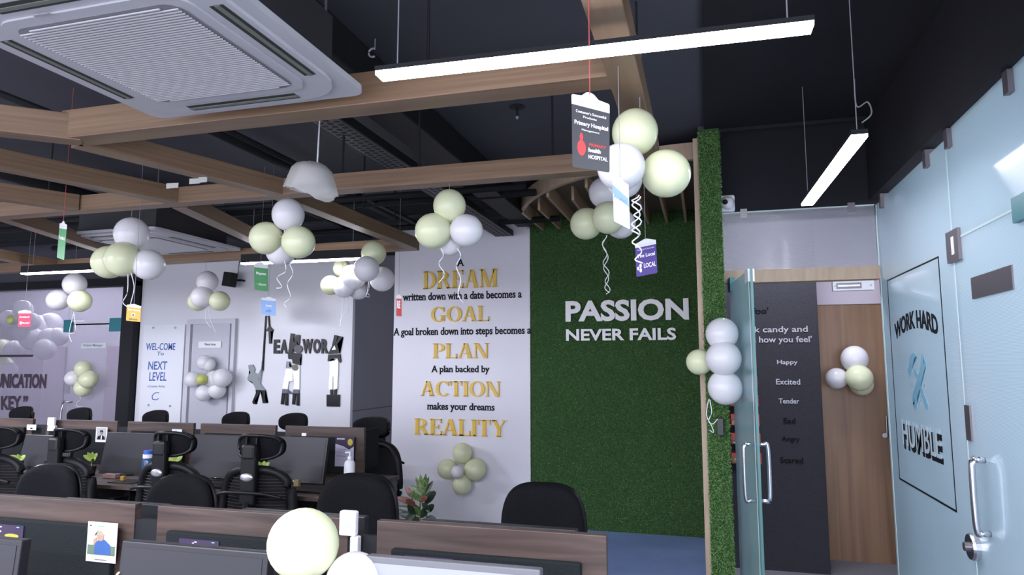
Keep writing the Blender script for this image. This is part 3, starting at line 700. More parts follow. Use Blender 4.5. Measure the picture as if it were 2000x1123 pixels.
cut('shirt', t, [(938, 566), (952, 540), (985, 562), (1020, 535), (1028, 575), (1025, 720), (938, 722)], MIRW)
cut('trouser_leg', t, [(934, 722), (970, 722), (968, 856), (928, 862)], MIRW)
cut('trouser_leg', t, [(976, 722), (1022, 720), (1018, 850), (978, 862)], MIRW)
cut('boot', t, [(942, 862), (968, 860), (970, 912), (944, 912)], MIRB)
cut('boot', t, [(982, 862), (1010, 852), (1006, 912), (984, 912)], MIRB)
cut('box', t, [(905, 912), (1041, 912), (1039, 1038), (905, 1036)], MIRB)

# whiteboard strip with marker text
t = thing('whiteboard', 'frameless white glass board with blue marker greeting beside the dark pillar', 'whiteboard', (-6.5, 6.98, 0.9))
a = atY(281, 635, 6.97); b = atY(351, 812, 6.97)
obj('board', B(a.x, b.x, 6.975, 6.985, b.z-0.25, a.z), mat('white_board_glass', (0.82, 0.84, 0.90), 0.1), t)
for (x, y) in ((300, 640), (343, 640), (291, 791), (333, 793)):
    bm = NB(); lathe(bm, [(0.012, -0.012), (0.014, 0.0)], atY(x, y, 6.974), 12, 'y'); obj('stud', bm, STEEL, t)
for (s, x0, x1, yb, yt) in (('WEL-COME', 286, 343, 684, 670), ('To', 307, 320, 694, 687), ('NEXT', 289, 327, 722, 706), ('LEVEL', 291, 325, 744, 727), ('~Cosmos Army', 287, 322, 758, 752)):
    bm = NB(); flat_text(bm, s, quadfn(atY(x0, yb, 6.974), atY(x1, yb, 6.974), atY(x0, yt, 6.974)), Vector((0, -0.001, 0)), 0.012 if yb < 750 else 0, 0.15); obj('marker_text', bm, BLUEL, t)
bm = NB(); stroke(bm, [(311, 767), (303, 767), (297, 773), (298, 780), (305, 781), (310, 778)], 1.5, lambda x, y: atY(x, y, 6.974), Vector((0, -0.001, 0))); obj('marker_drawing', bm, BLUEL, t)
# pantry door: glass with frame, on the white wall
pd = struct('door_2', B(*sorted((atY(376, 650, 6.96).x, atY(448, 650, 6.96).x)), 6.965, 6.985, 0.0, 2.10), glass('pantry_pane', (0.62, 0.63, 0.70), 0.15, 0.08, gl=0.7))
pl0 = atY(372, 640, 6.95); pr0 = atY(452, 640, 6.95)
FR = mat('pale_frame', (0.60, 0.60, 0.66), 0.4)
obj('door_frame', B(pl0.x-0.05, pl0.x, 6.95, 7.0, 0, 2.16), FR, pd); obj('door_frame', B(pr0.x, pr0.x+0.05, 6.95, 7.0, 0, 2.16), FR, pd); obj('door_frame', B(pl0.x, pr0.x, 6.95, 7.0, 2.10, 2.16), FR, pd)
a = atY(388, 667, 6.95); b = atY(431, 679, 6.95)
sg = thing('door_sign', 'white door sign reading Pantry Area', 'sign', ((a.x+b.x)/2, 6.955, b.z))
obj('plate', B(a.x, b.x, 6.95, 6.96, b.z, a.z), WHITEP, sg); bm = NB(); flat_text(bm, 'Pantry Area', quadfn(atY(400, 676, 6.949), atY(421, 676, 6.949), atY(400, 670, 6.949)), Vector((0, -0.001, 0)), 0.01); obj('sign_text', bm, BLKL, sg)
# speaker on the wall
c = atY(449, 546, 6.85); t = thing('wall_speaker', 'small black loudspeaker on the white wall under the lattice', 'speaker', tuple(c))
bm = NB(); box(bm, -0.06, 0.06, -0.06, 0.06, -0.085, 0.085, 0.01); bmesh.ops.rotate(bm, verts=bm.verts, cent=(0, 0, 0), matrix=Matrix.Rotation(0.15, 3, 'Y')); bmesh.ops.translate(bm, verts=bm.verts, vec=c); obj('speaker_box', bm, BLK, t)
bm = NB(); tube(bm, [c+Vector((0.02, 0.05, 0)), c+Vector((0.09, 0.1, 0)), c+Vector((0.09, 0.15, 0))], 0.012, 8); obj('bracket', bm, BLK, t)
bm = NB(); tube(bm, [c+Vector((0.03, 0.1, 0.07)), c+Vector((0.03, 0.13, 0.35))], 0.004, 6); obj('cable', bm, BLK, t)

# dark pillar and left glass partition
struct('wall_pillar', B(-7.03, -6.84, 6.9, 7.15, 0, 2.66), BLKP)
struct('trim_5', B(-11.9, -6.84, 6.88, 7.02, 2.60, 2.70), BLKP)
struct('wall_over_partition', B(-11.9, -6.84, 6.95, 7.05, 2.70, CEIL), BLACKCEIL)
gx0 = atY(130, 700, 6.98).x
g1 = struct('window_1', B(-11.9, gx0-0.01, 6.97, 6.982, 0, 2.60), LEFTGLASS)
g2 = struct('window_2', B(gx0, -7.03, 6.97, 6.982, 2.14, 2.60), LEFTGLASS)
d3 = struct('door_3', B(gx0+0.005, -7.05, 6.97, 6.982, 0.01, 2.12), LEFTGLASS)
obj('door_gap_trim', B(gx0+0.1, -7.14, 6.966, 6.984, 2.121, 2.137), mat('gap_black', (0.005, 0.005, 0.005), 1.0, spec=0.0), d3)
obj('clamp', B(gx0-0.06, gx0+0.07, 6.955, 6.995, 2.03, 2.19), TEALC, d3); obj('clamp', B(-7.27, -7.04, 6.955, 6.995, 2.03, 2.20), TEALC, d3)
bm = NB(); p = atY(124, 785, 6.93); tube(bm, smoothcurve([(p.x+0.10, 6.97, p.z), (p.x+0.07, 6.92, p.z), (p.x, 6.92, p.z-0.03), (p.x, 6.92, p.z-0.4), (p.x+0.1, 6.97, p.z-0.45)], 4), 0.012, 8); obj('pull_handle', bm, STEEL, d3, smooth=True)
a = atY(128, 748, 6.96); b = atY(134.5, 769, 6.96); lk = obj('lock_plate', B(a.x, b.x, 6.955, 6.97, b.z, a.z), STEEL, d3)
a = atY(158, 670, 6.96); b = atY(207, 680, 6.96); sg = thing('door_sign', 'white door sign reading Project Manager', 'sign', ((a.x+b.x)/2, 6.965, b.z))
obj('plate', B(a.x, b.x, 6.962, 6.97, b.z, a.z), mat('cool_white_sign', (0.62, 0.66, 0.70), 0.4), sg); bm = NB(); flat_text(bm, 'Project Manager', quadfn(atY(163, 678, 6.961), atY(201, 678, 6.961), atY(163, 672, 6.961)), Vector((0, -0.001, 0)), 0.01); obj('sign_text', bm, GREYL, sg)
# wording on the glass
PURL = mat('dark_plum_vinyl', (0.05, 0.035, 0.05), 0.5)
t = thing('glass_lettering', 'dark vinyl word COMMUNICATION on the left glass partition', 'lettering', tuple(atY(40, 758, 6.96)))
br = atY(89.5, 759, 6.965); tr = atY(89.5, 730, 6.965); wn = br.x-atY(2, 757, 6.965).x
letter_line(t, 'COMMUNICATION', quadfn((br.x-wn*1.75, 6.965, br.z), br, (br.x-wn*1.75, 6.965, tr.z)), Vector((0, -0.002, 0)), PURL, 0.05)
t = thing('glass_lettering', 'dark vinyl word KEY with closing quote on the left glass partition', 'lettering', tuple(atY(25, 800, 6.96)))
letter_line(t, 'KEY.\u201d', quadfn(atY(2, 801, 6.965), atY(55, 801, 6.965), atY(2, 773, 6.965)), Vector((0, -0.002, 0)), PURL, 0.04)
a = atY(64, 697, 6.965); alone('glass_line', B(a.x-1.5, a.x, 6.96, 6.966, a.z, a.z+0.03), PURL, 'dark horizontal vinyl bar above the glass wording', 'decal', tuple(a))
# room behind
struct('wall_meeting_room', B(-11.9, -6.84, 8.7, 8.75, 0, CEIL), LAVW)
alone('rose_board', B(-9.0, -8.2, 8.6, 8.69, 0.5, 1.9), PINKW, 'rose pink board on the meeting room wall seen through the glass door', 'board', (-8.6, 8.6, 0.5))
alone('rose_cabinet', B(-10.7, -9.9, 8.3, 8.69, 0, 1.9), PINKW, 'rose pink cabinet behind the glass partition wording', 'cabinet', (-10.3, 8.5, 0))

# ================================================================ GLASS ENTRANCE (right)
YG = 4.78; XG = 1.09
tg = struct('window_3', B(0.137, XG-0.01, YG, YG+0.012, 2.235, 2.63), RIBGLASS)
obj('glass_edge', B(0.137, XG-0.01, YG-0.001, YG+0.013, 2.626, 2.634), EDGEW, tg)
for x in (1452, 1662):
    p = atY(x, 408, YG); obj('clip', B(p.x-0.022, p.x+0.022, YG-0.015, YG+0.025, 2.585, 2.65), STEEL, tg)
struct('trim_6', B(0.137, XG-0.005, YG-0.02, YG+0.08, 2.148, 2.232), TRIMW)
# magnetic lock
a = atY(1626, 550, YG-0.05); b = atY(1708, 566, YG-0.05)
t = thing('magnetic_lock', 'white and silver magnetic lock bar under the wooden lintel', 'lock', ((a.x+b.x)/2, YG-0.03, b.z))
obj('lock_body', B(a.x, b.x, YG-0.055, YG-0.01, b.z, a.z, bev=0.002), WHITEP, t)
obj('magnet_bar', B(a.x+0.02, b.x-0.075, YG-0.060, YG-0.054, b.z+0.012, a.z-0.012), DSTEEL, t)
obj('slot', B(a.x+0.028, b.x-0.083, YG-0.062, YG-0.0599, b.z+0.024, a.z-0.024), STEEL, t)
for q in (a.x+0.012, b.x-0.02): obj('screw', lathe(NB(), [(0.004, -0.003), (0.004, 0.0)], (q, YG-0.055, (a.z+b.z)/2), 10, 'y'), DSTEEL, t)
# wall camera
c = atY(1418, 395, YG-0.06); t = thing('security_camera', 'white square security camera on the black bulkhead above the glass', 'camera', tuple(c))
obj('housing', B(c.x-0.058, c.x+0.058, YG-0.03, YG, c.z-0.058, c.z+0.058, bev=0.012), WHITEP, t)
obj('dome', lathe(NB(), [(0.02, -0.07), (0.036, -0.06), (0.045, -0.04), (0.046, -0.03)], (c.x+0.01, YG, c.z), 20, 'y'), WHITEP, t, smooth=True)
obj('lens', lathe(NB(), [(0.010, -0.078), (0.018, -0.070)], (c.x-0.006, YG, c.z), 16, 'y'), BLK, t)
# open door leaf
h0 = Vector((0.178, 4.74, 0)); h1 = Vector((0.262, 3.97, 0)); u = (h1-h0); Ld = u.length; u.normalize(); v = Vector((-u.y, u.x, 0))
dl = tag(bpy.data.objects.new('door_4', None), kind='structure'); COL.objects.link(dl); dl.location = h0
bm = NB(); obox(bm, (h0+h1)/2+Vector((0, 0, 1.07)), u, v, Vector((0, 0, 1)), Ld-0.006, 0.012, 2.13); obj('glass_leaf', bm, DOORGLASS, dl)
bm = NB(); obox(bm, h1+Vector((0, 0, 1.07)), u, v, Vector((0, 0, 1)), 0.006, 0.013, 2.13); obj('glass_edge', bm, EDGE, dl)
bm = NB(); obox(bm, h1-u*0.03+v*-0.012+Vector((0, 0, 1.07)), u, v, Vector((0, 0, 1)), 0.012, 0.002, 2.13); obj('edge_highlight', bm, EDGEW, dl)  # pale strip painted as the white highlight along the leaf edge
bm = NB(); obox(bm, h0+u*0.03+Vector((0, 0, 2.13)), u, v, Vector((0, 0, 1)), 0.12, 0.03, 0.09); obj('patch_hinge', bm, TEALC, dl)
bm = NB(); obox(bm, h0+u*(Ld-0.06)+Vector((0.0, 0, 2.10)), u, v, Vector((0, 0, 1)), 0.10, 0.035, 0.07); obj('strike_block', bm, WHITEP, dl)
for s in (1, -1):
    base = h0+u*(Ld-0.075); q = base+v*s*0.055*1.15
    z0 = atY(1475, 978, base.y).z; z1 = atY(1475, 868, base.y).z
    pts = [base+v*s*0.006+Vector((0, 0, z1)), q-v*s*0.02+Vector((0, 0, z1)), q+Vector((0, 0, z1-0.02)), q+Vector((0, 0, z0+0.02)), q-v*s*0.02+Vector((0, 0, z0)), base+v*s*0.006+Vector((0, 0, z0))]
    bm = NB(); tube(bm, pts[:1]+smoothcurve(pts[1:5], 6)+pts[5:], 0.011, 12); obj('pull_handle', bm, STEEL, dl, smooth=True)
bm = NB(); obox(bm, h0+u*(Ld-0.04)+v*-0.01+Vector((0, 0, atY(1480, 803, 4.0).z)), u, v, Vector((0, 0, 1)), 0.012, 0.006, 0.10); obj('lock_slot', bm, DSTEEL, dl)
# things on the turf strip
c = atY(1407, 833, 4.58); alone('exit_button', B(c.x-0.02, c.x+0.02, 4.555, 4.598, c.z-0.055, c.z+0.055, bev=0.005), mat('graphite', (0.04, 0.04, 0.045), 0.4), 'small dark grey switch box on the narrow turf strip', 'switch', tuple(c))

# side glass wall
def PX(x, y, X=XG): return atX(x, y, X)
sg1 = struct('window_4', B(XG, XG+0.012, 3.462, YG+0.0, 0.0, 2.63), SIDEGLASS)
sg2 = struct('window_5', B(XG, XG+0.012, 1.2, 3.452, 2.165, 2.66), SIDEGLASS)
sd = struct('door_5', B(XG, XG+0.012, 1.9, 3.452, 0.01, 2.155), SIDEGLASS)
struct('window_6', B(XG, XG+0.012, 0.6, 1.89, 0.0, 2.155), SIDEGLASS)
obj('glass_edge', B(XG-0.002, XG+0.014, 3.453, 3.461, 0, 2.63), EDGEW, sg1)
obj('glass_edge', B(XG-0.002, XG+0.014, YG-0.01, YG+0.02, 0, 2.63), EDGEW, sg1)
obj('glass_edge', B(XG-0.002, XG+0.014, 1.2, 3.452, 2.1555, 2.1645), EDGEW, sd)
for (x, y) in ((1725, 398), (1813, 310), (1856, 272), (1976, 168)):
    p = PX(x, y); obj('clip', B(XG-0.02, XG+0.03, p.y-0.022, p.y+0.022, 2.57, 2.655), DSTEEL, sg1 if p.y > 3.46 else sg2)
obj('patch_hinge', B(XG-0.014, XG+0.026, 3.35, 3.50, 2.06, 2.20), DSTEEL, sd)
obj('hinge_slot', B(XG-0.016, XG-0.013, 3.40, 3.43, 2.09, 2.17), WHITEP, sd)
p = PX(1995, 400); obj('corner_clamp', B(XG-0.02, XG+0.03, p.y-0.2, p.y+0.03, p.z-0.06, p.z+0.03), TEALC, sg2)
a = PX(1901, 572); b = PX(1982, 561); obj('sign_plate', B(XG-0.006, XG, b.y, a.y, 1.875, 1.965), DSTEEL, sd)
p = PX(1894, 826); obj('strike_plate', B(XG-0.008, XG+0.018, p.y-0.03, p.y+0.03, p.z-0.075, p.z+0.075), DSTEEL, sd)
for s, r in ((-1, 0.0125), (1, 0.0125)):
    X0 = XG+0.006+s*0.006; X1 = XG+0.006+s*0.055; yb = 3.27; z1 = atX(1880, 893, 1.035).z; z0 = atX(1890, 1032, 1.035).z
    pts = [(X0, yb, z1), (X1-s*0.02, yb, z1), (X1, yb, z1-0.02), (X1, yb, z0+0.02), (X1-s*0.02, yb, z0), (X0, yb, z0)]
    bm = NB(); tube(bm, pts[:1]+smoothcurve(pts[1:5], 6)+pts[5:], r, 12); obj('pull_handle', bm, STEEL, sd, smooth=True)
c = atX(1898, 1068, XG-0.02)
obj('lock_body', lathe(NB(), [(0.052, -0.03), (0.056, -0.02), (0.056, 0.045)], (XG, c.y, c.z), 28, 'x'), STEEL, sd, smooth=False)
obj('lock_knob', lathe(NB(), [(0.018, -0.05), (0.020, -0.03)], (XG, c.y, c.z), 18, 'x'), DSTEEL, sd)
# drawing on the side glass: frame, words, tools
NX = Vector((-0.0015, 0, 0)); XD = XG-0.0005
t = thing('glass_frame_decal', 'thin black rectangular outline on the side glass around WORK HARD HUMBLE', 'decal', (XD, 4.1, 0.93))
y0, y1, z0, z1 = 3.655, 4.62, 0.93, 2.12
for q in ((y0, y1, z1-0.008, z1), (y0, y1, z0, z0+0.010)): obj('frame_line', B(XD-0.0015, XD, *q), BLKL, t)
for q in ((y0, y0+0.009, z0, z1), (y1-0.009, y1, z0, z1)): obj('frame_line', B(XD-0.0015, XD, *q), BLKL, t)
t = thing('glass_lettering', 'black arched capitals WORK HARD on the side glass', 'lettering', (XD, 4.12, 1.75))
s = 'WORK HARD'; n = len(s); ya, yb_ = 4.515, 3.735
vs, _ = fontmesh(s, 0.03); X0 = min(v.x for v in vs); X1 = max(v.x for v in vs); Y0 = min(v.y for v in vs); Y1 = max(v.y for v in vs)
def archfn(u, v):
    y = ya+(yb_-ya)*u; k = (u-0.5)*2
    return Vector((XD, y, 1.797-(0.052 if u < .5 else 0.058)*k*k+v*0.098))
letter_line(t, s, archfn, NX, BLKL, 0.035)
t = thing('glass_lettering', 'outlined capitals HUMBLE with a heavy black shadow on the side glass', 'lettering', (XD, 4.1, 1.1))
bl = PX(1769, 868); br = PX(1845, 896); zb, zt = 1.140, 1.283
fnS = lambda u, v: Vector((XD, 4.475+(3.80-4.475)*u-0.008, zb-0.016+v*(zt-zb)))
letter_line(t, 'HUMBLE', fnS, NX, BLKL, 0.035, 'letter_shadow')
fnL = lambda u, v: Vector((XD-0.002, 4.475+(3.80-4.475)*u+0.008, zb+0.008+v*(zt-zb)))
letter_line(t, 'HUMBLE', fnL, NX, mat('pale_blue_letter', (0.52, 0.62, 0.68), 0.4), 0.005)
t = thing('glass_emblem', 'blue crossed hammer and wrench emblem with small letters on the side glass', 'decal', (XD, 4.1, 1.4))
def EM(x, y): return atX(1720+x/3.406, 600+y/3.406, XD)
def emb(name, pts, m=STICK): bm = NB(); prism(bm, [EM(*p) for p in pts], NX); obj(name, bm, m, t)
emb('hammer_head', [(205, 312), (225, 302), (245, 328), (225, 335), (222, 360), (222, 400), (210, 412), (195, 470), (182, 425), (192, 370), (195, 340)])
emb('hammer_handle', [(225, 415), (235, 412), (248, 450), (240, 480), (222, 430)])
emb('hammer_handle', [(268, 520), (318, 650), (316, 680), (302, 680), (262, 545)])
emb('wrench', [(270, 325), (280, 312), (282, 370), (292, 378), (300, 340), (304, 390), (296, 425), (284, 432), (240, 570), (246, 640), (238, 680), (228, 675), (232, 620), (224, 610), (216, 640), (212, 600), (216, 572), (230, 560), (262, 430), (268, 390)])
for (ch, x, y) in (('T', 240, 385), ('S', 208, 510), ('A', 288, 515), ('Y', 256, 630)):
    bm = NB(); flat_text(bm, ch, quadfn(EM(x, y+22), EM(x+14, y+26), EM(x, y-20)), NX, 0.0); obj('letter', bm, STICKG, t)

# ================================================================ DESKS
def desk_row(label, x_edges, yp, ydesk, zt, zp, xr, far=False, back=0.14):
    """walnut worktop, boards with fabric screens"""
    t = thing('workstation_desk', label, 'desk', ((x_edges[0][0]+xr)/2, yp, 0))
    x0 = x_edges[0][0]-0.1
    obj('worktop', B(x0, xr, ydesk, yp+back, zt-0.03, zt, bev=0.003), WALNUT, t)
    if not far: obj('worktop', B(x0, xr-0.25, yp+back+0.002, yp+0.72, zt-0.03, zt, bev=0.003), WALNUT, t)
    for (a, b) in x_edges:
        bd = obj('divider_board', B(a, b, yp, yp+0.03, zt+0.001, zp, bev=0.002), WALNUT, t)
        ins = 0.075*(b-a)/0.8
        obj('fabric_pad', B(a+0.06, b-0.07, yp-0.025, yp, zt+0.02, zp-0.075, bev=0.006), PANELFELT, bd)
        obj('fabric_pad', B(a+0.06, b-0.07, yp+0.03, yp+0.055, zt+0.02, zp-0.075, bev=0.006), PANELFELT, bd)
    obj('back_screen_strip', B(x0, x_edges[-1][1]-0.1, yp+0.006, yp+0.026, zt+0.001, zp-0.05), BLKP, t)  # added black strip for the opposite screens showing between the boards
    return t
near = desk_row('nearest row of walnut desks with boards and dark fabric screens', [(-3.65, -2.85), (-2.78, -1.925), (-1.83, -1.10), (-1.0, -0.285)], 2.0, 1.42, 0.73, 1.12, -0.25)
obj('end_panel', B(-0.30, -0.27, 1.44, 2.7, 0, 0.70), WALNUT, near)
for x in (-3.7, -1.9): obj('leg_frame', B(x, x+0.05, 1.5, 2.6, 0, 0.70), BLKP, near)
farr = desk_row('far row of walnut desks with boards and dark fabric screens', [(-7.6, -6.65), (-6.55, -5.88), (-5.72, -4.93), (-4.82, -4.14), (-4.07, -3.35), (-3.26, -2.56)], 4.87, 4.05, 0.75, 1.12, -2.32, far=True)
GREYLAM = mat('blue_grey_laminate', (0.10, 0.10, 0.13), 0.5)
obj('end_panel', B(-2.36, -2.33, 4.10, 4.25, 0, 0.72), GREYLAM, farr); obj('end_panel', B(-2.36, -2.33, 4.84, 4.99, 0, 0.72), GREYLAM, farr); obj('end_rail', B(-2.36, -2.33, 4.25, 4.84, 0.60, 0.72), GREYLAM, farr)
obj('modesty_panel', B(-7.6, -2.5, 4.6, 4.62, 0.15, 0.70), BLKP, farr)
for x in (-7.6, -5.7, -4.1): obj('leg_frame', B(x, x+0.05, 4.15, 4.9, 0, 0.70), BLKP, farr)
obj('screen_fin', B(-2.575, -2.56, 4.902, 5.12, 0.80, 1.10), PANELFELT, farr)
# the opposite side of the far row
fo = thing('workstation_desk', 'walnut desks on the far side of the far dividers', 'desk', (-5.2, 5.3, 0))
obj('worktop', B(-7.6, -3.1, 5.015, 5.5, 0.72, 0.75), WALNUT, fo)
for x in (-7.5, -5.2, -3.2): obj('leg_frame', B(x, x+0.05, 5.05, 5.45, 0, 0.72), BLKP, fo)

# ---------------------------------------------------------------- monitors
def monitor(name, c, w, h, tilt, rz, zbase, label, screen=SCREENOFF, bez=BEZEL, group=None, back=False):
    """c: centre of the screen; faces -y when rz = 0"""
    t = thing(name, label, 'monitor', (c[0], c[1], zbase), group, rz)
    M = Matrix.Translation((0, 0, c[2]-zbase)) @ Matrix.Rotation(-tilt, 4, 'X')
    def tr(bm): bmesh.ops.transform(bm, matrix=M, verts=bm.verts); return bm
    bm = NB(); box(bm, -w/2, w/2, -0.012, 0.022, -h/2, h/2, 0.004); obj('casing', tr(bm), bez, t, True)
    bm = NB(); box(bm, -w/2+0.016, w/2-0.016, -0.0135, -0.0115, -h/2+0.026, h/2-0.016); obj('screen', tr(bm), screen, t, True)
    bm = NB(); box(bm, -w*.3, w*.3, 0.02, 0.05, -h*.3, h*.3, 0.01); obj('rear_housing', tr(bm), bez, t, True)
    bm = NB(); box(bm, -0.009, 0.009, -0.0145, -0.012, -h/2+0.008, -h/2+0.015); obj('badge', tr(bm), SILVER, t, True)
    bm = NB(); box(bm, -0.03, 0.03, 0.035, 0.055, 0.01, c[2]-zbase); obj('stand_neck', bm, bez, t, True)
    bm = NB(); lathe(bm, [(0.115, 0.0), (0.115, 0.008), (0.09, 0.014), (0.03, 0.016)], (0, 0.03, 0), 28); bmesh.ops.scale(bm, vec=(1.1, 0.85, 1), verts=bm.verts); obj('stand_foot', bm, BLKM, t, True, True)
    return t
near_m = [((712, 1092), (1055, 1106), 1.62, 'lit monitor with grey bezel on the nearest desk, bottom centre', SCREENLIT, BEZELG),
          ((238, 1056), (524, 1080), 1.62, 'dark monitor with tape at its corners on the nearest desk', SCREENOFF, BEZEL),
          ((-250, 1033), (43, 1052), 1.62, 'dark monitor cut off by the lower left corner', SCREENOFF, BEZEL)]
for i, (a, b, Y, lab, sc, bz) in enumerate(near_m):
    A = atY(*a, Y); Bq = atY(*b, Y); w_ = (Bq.x-A.x); zt_ = (A.z+Bq.z)/2
    t = monitor('monitor', ((A.x+Bq.x)/2, Y, zt_-0.155), w_, 0.31, 0.08, math.atan2(Bq.z-A.z, 3)*0, 0.73, lab, sc, bz, 'monitors on the nearest desk')
    if i == 1:
        TAPE = mat('yellowed_tape', (0.55, 0.48, 0.30), 0.5)
        for q in (-w_/2-0.002, w_/2-0.016):
            bm = NB(); tube(bm, smoothcurve([(q+0.006, 0.028, 0.288), (q+0.008, 0.006, 0.298), (q+0.004, -0.014, 0.288), (q+0.008, -0.016, 0.262)], 3), 0.0035, 6); obj('tape_strip', bm, TAPE, t, True)
for i, (a, b) in enumerate((((130, 971), (333, 985)), ((478, 993), (718, 1006)), ((825, 1017), (1128, 1028)))):
    Y = 2.35; A = atY(*a, Y); Bq = atY(*b, Y)
    monitor('monitor', ((A.x+Bq.x)/2, Y, (A.z+Bq.z)/2-0.15), Bq.x-A.x, 0.30, 0.0, math.pi, 0.73, ['black monitor back behind the left near divider', 'black monitor back behind the middle near divider', 'black monitor back in front of the chair by the turf'][i], SCREENOFF, BEZEL, 'monitors facing away behind the near dividers')
far_m = [(52, 848, 'far row monitor leftmost, partly behind a headrest'), (212, 843, 'far row monitor second from the left beside the black and white photo'), (382, 847, 'far row monitor third from the left'), (531, 850, 'far row monitor at the right beside the sanitiser bottle'), (-80, 840, 'far row monitor cut off by the left edge')]
for (x, y, lab) in far_m:
    Y = 4.52; A = atY(x, y, Y); w_ = 0.52
    if x == 531: w_ = atY(643, 852, Y).x-A.x
    monitor('monitor', (A.x+w_/2, Y-0.03, A.z-0.165), w_, 0.33, 0.20, 0, 0.75, lab, SCREENOFF, BEZEL, 'monitors in the far row')
p = atY(592, 849, 4.49); alone('webcam_sticker', B(p.x-0.018, p.x+0.018, 4.50, 4.512, p.z-0.01, p.z+0.01), WHITEP, 'tiny white sticker on top of the right far monitor', 'sticker', tuple(p))

# ================================================================ CHAIRS
def base_parts(t):
    bm = pad(0.48, 0.46, 0.085, 0.0, 4, 0.95, 12, 12); bmesh.ops.rotate(bm, verts=bm.verts, cent=(0, 0, 0), matrix=Matrix.Rotation(math.pi/2, 3, 'X')); bmesh.ops.translate(bm, verts=bm.verts, vec=(0, 0.0, 0.47)); obj('seat', bm, BLKF, t, True, True)
    obj('seat_pan', B(-0.15, 0.15, -0.15, 0.15, 0.39, 0.44), BLK, t, True)
    bm = NB(); lathe(bm, [(0.03, 0.10), (0.03, 0.26), (0.018, 0.26), (0.018, 0.40)], (0, 0, 0), 14); obj('gas_column', bm, BLKM, t, True, True)
    for k in range(5):
        a = 2*math.pi*k/5+0.3; c, s_ = math.cos(a), math.sin(a)
        bm = NB(); tube(bm, [(0.02*c, 0.02*s_, 0.12), (0.29*c, 0.29*s_, 0.075)], [0.026, 0.016], 8); o = obj('base_spoke', bm, BLK, t, True)
        bm = NB(); lathe(bm, [(0.026, -0.02), (0.028, 0), (0.026, 0.02)], (0.29*c, 0.29*s_, 0.028), 14, 'y'); obj('castor', bm, BLK, o, True)
    for s_ in (-1, 1):
        bm = NB(); tube(bm, smoothcurve([(s_*0.20, 0, 0.43), (s_*0.25, 0, 0.45), (s_*0.255, 0, 0.64)], 4), 0.014, 8); o = obj('arm_post', bm, BLK, t, True)
        obj('arm_pad', B(s_*0.255-0.03, s_*0.255+0.03, -0.13, 0.11, 0.64, 0.665, bev=0.01), BLK, o, True)
def task_chair():
    """mid-back padded chair; the sitter faces -y, backrest at +y"""
    t = thing('office_chair', '', 'chair'); base_parts(t)
    bm = pad(0.47, 0.50, 0.075, 0.045, 3.4, 0.92, 20, 18, cz=0.745, cy=0.24); obj('backrest', bm, BLKF, t, True, True)
    bm = pad(0.485, 0.515, 0.03, 0.045, 3.4, 0.92, 20, 18, cz=0.745, cy=0.272); obj('back_shell', bm, BLKM, t, True, True)
    bm = NB(); tube(bm, smoothcurve([(0, 0.1, 0.42), (0, 0.27, 0.43), (0, 0.31, 0.55), (0, 0.29, 0.70)], 4), 0.022, 8); obj('back_bracket', bm, BLK, t, True)
    return t
def mesh_chair():
    t = thing('office_chair', '', 'chair'); base_parts(t)
    # frame ring of the back
    pts = []
    for k in range(40):
        a = 2*math.pi*k/40; e = 2/3.2; x = math.copysign(abs(math.cos(a))**e, math.cos(a)); z = math.copysign(abs(math.sin(a))**e, math.sin(a))
        pts.append((x*0.225*(1-0.08*z), 0.25-0.045*x*x, 0.70+z*0.235))
    bm = NB(); tube(bm, pts, 0.028, 8, True); fr_ = obj('back_frame', bm, BLK, t, True, True)
    bm = pad(0.43, 0.45, 0.012, 0.045, 3.2, 0.92, 18, 16, cz=0.70, cy=0.25)
    obj('mesh_back', bm, MESHF, t, True, True)
    bm = NB()
    for k in range(18):
        z = 0.535+k*0.020; tube(bm, [(x*0.19, 0.262-0.04*x*x, z) for x in (-1, -.5, 0, .5, 1)], 0.0022, 4)
    o = obj('mesh_rib', bm, mat('mesh_thread', (0.05, 0.045, 0.045), 0.5), t, True); o['kind'] = 'stuff'
    bm = NB(); tube(bm, smoothcurve([(-0.21, 0.29, 0.775), (-0.1, 0.325, 0.80), (0.1, 0.325, 0.80), (0.21, 0.29, 0.775)], 6), 0.010, 8); obj('lumbar_bar', bm, BLKM, t, True, True)
    obj('back_spine', B(-0.048, 0.048, 0.275, 0.315, 0.72, 1.03, bev=0.012), BLK, t, True)
    bm = NB(); lathe(bm, [(0.042, 0.0), (0.040, 0.006), (0.02, 0.009)], (0, 0.315, 0.895), 24, 'y'); 
    for v in bm.verts: v.co.z = 0.895+(v.co.z-0.895)*0.62
    obj('oval_badge', bm, SILVER, t, True, True)
    # headrest cushion, open rear frame, bracket
    bm = pad(0.30, 0.165, 0.05, 0.06, 2.8, 1.0, 18, 12, cz=1.075, cy=0.235); obj('headrest', bm, BLKF, t, True, True)
    pts = []
    for k in range(32):
        a = 2*math.pi*k/32; e = 2/2.8; x = math.copysign(abs(math.cos(a))**e, math.cos(a)); z = math.copysign(abs(math.sin(a))**e, math.sin(a))
        pts.append((x*0.14, 0.262-0.06*x*x, 1.075+z*0.076))
    bm = NB(); tube(bm, pts, 0.012, 8, True); obj('headrest_rim', bm, BLKM, t, True, True)
    obj('headrest_bracket', B(-0.046, 0.046, 0.262, 0.32, 1.0, 1.10, bev=0.018), BLKM, t, True)
    for s_ in (-0.03, 0.035): obj('bracket_rib', B(s_-0.004, s_+0.004, 0.262, 0.285, 1.09, 1.14), BLK, t, True)
    bm = NB(); tube(bm, smoothcurve([(0, 0.1, 0.42), (0, 0.27, 0.43), (0, 0.31, 0.55), (0, 0.30, 0.74)], 4), 0.024, 8); obj('back_bracket', bm, BLK, t, True)
    return t
TC = task_chair(); MC = mesh_chair(); used = set()
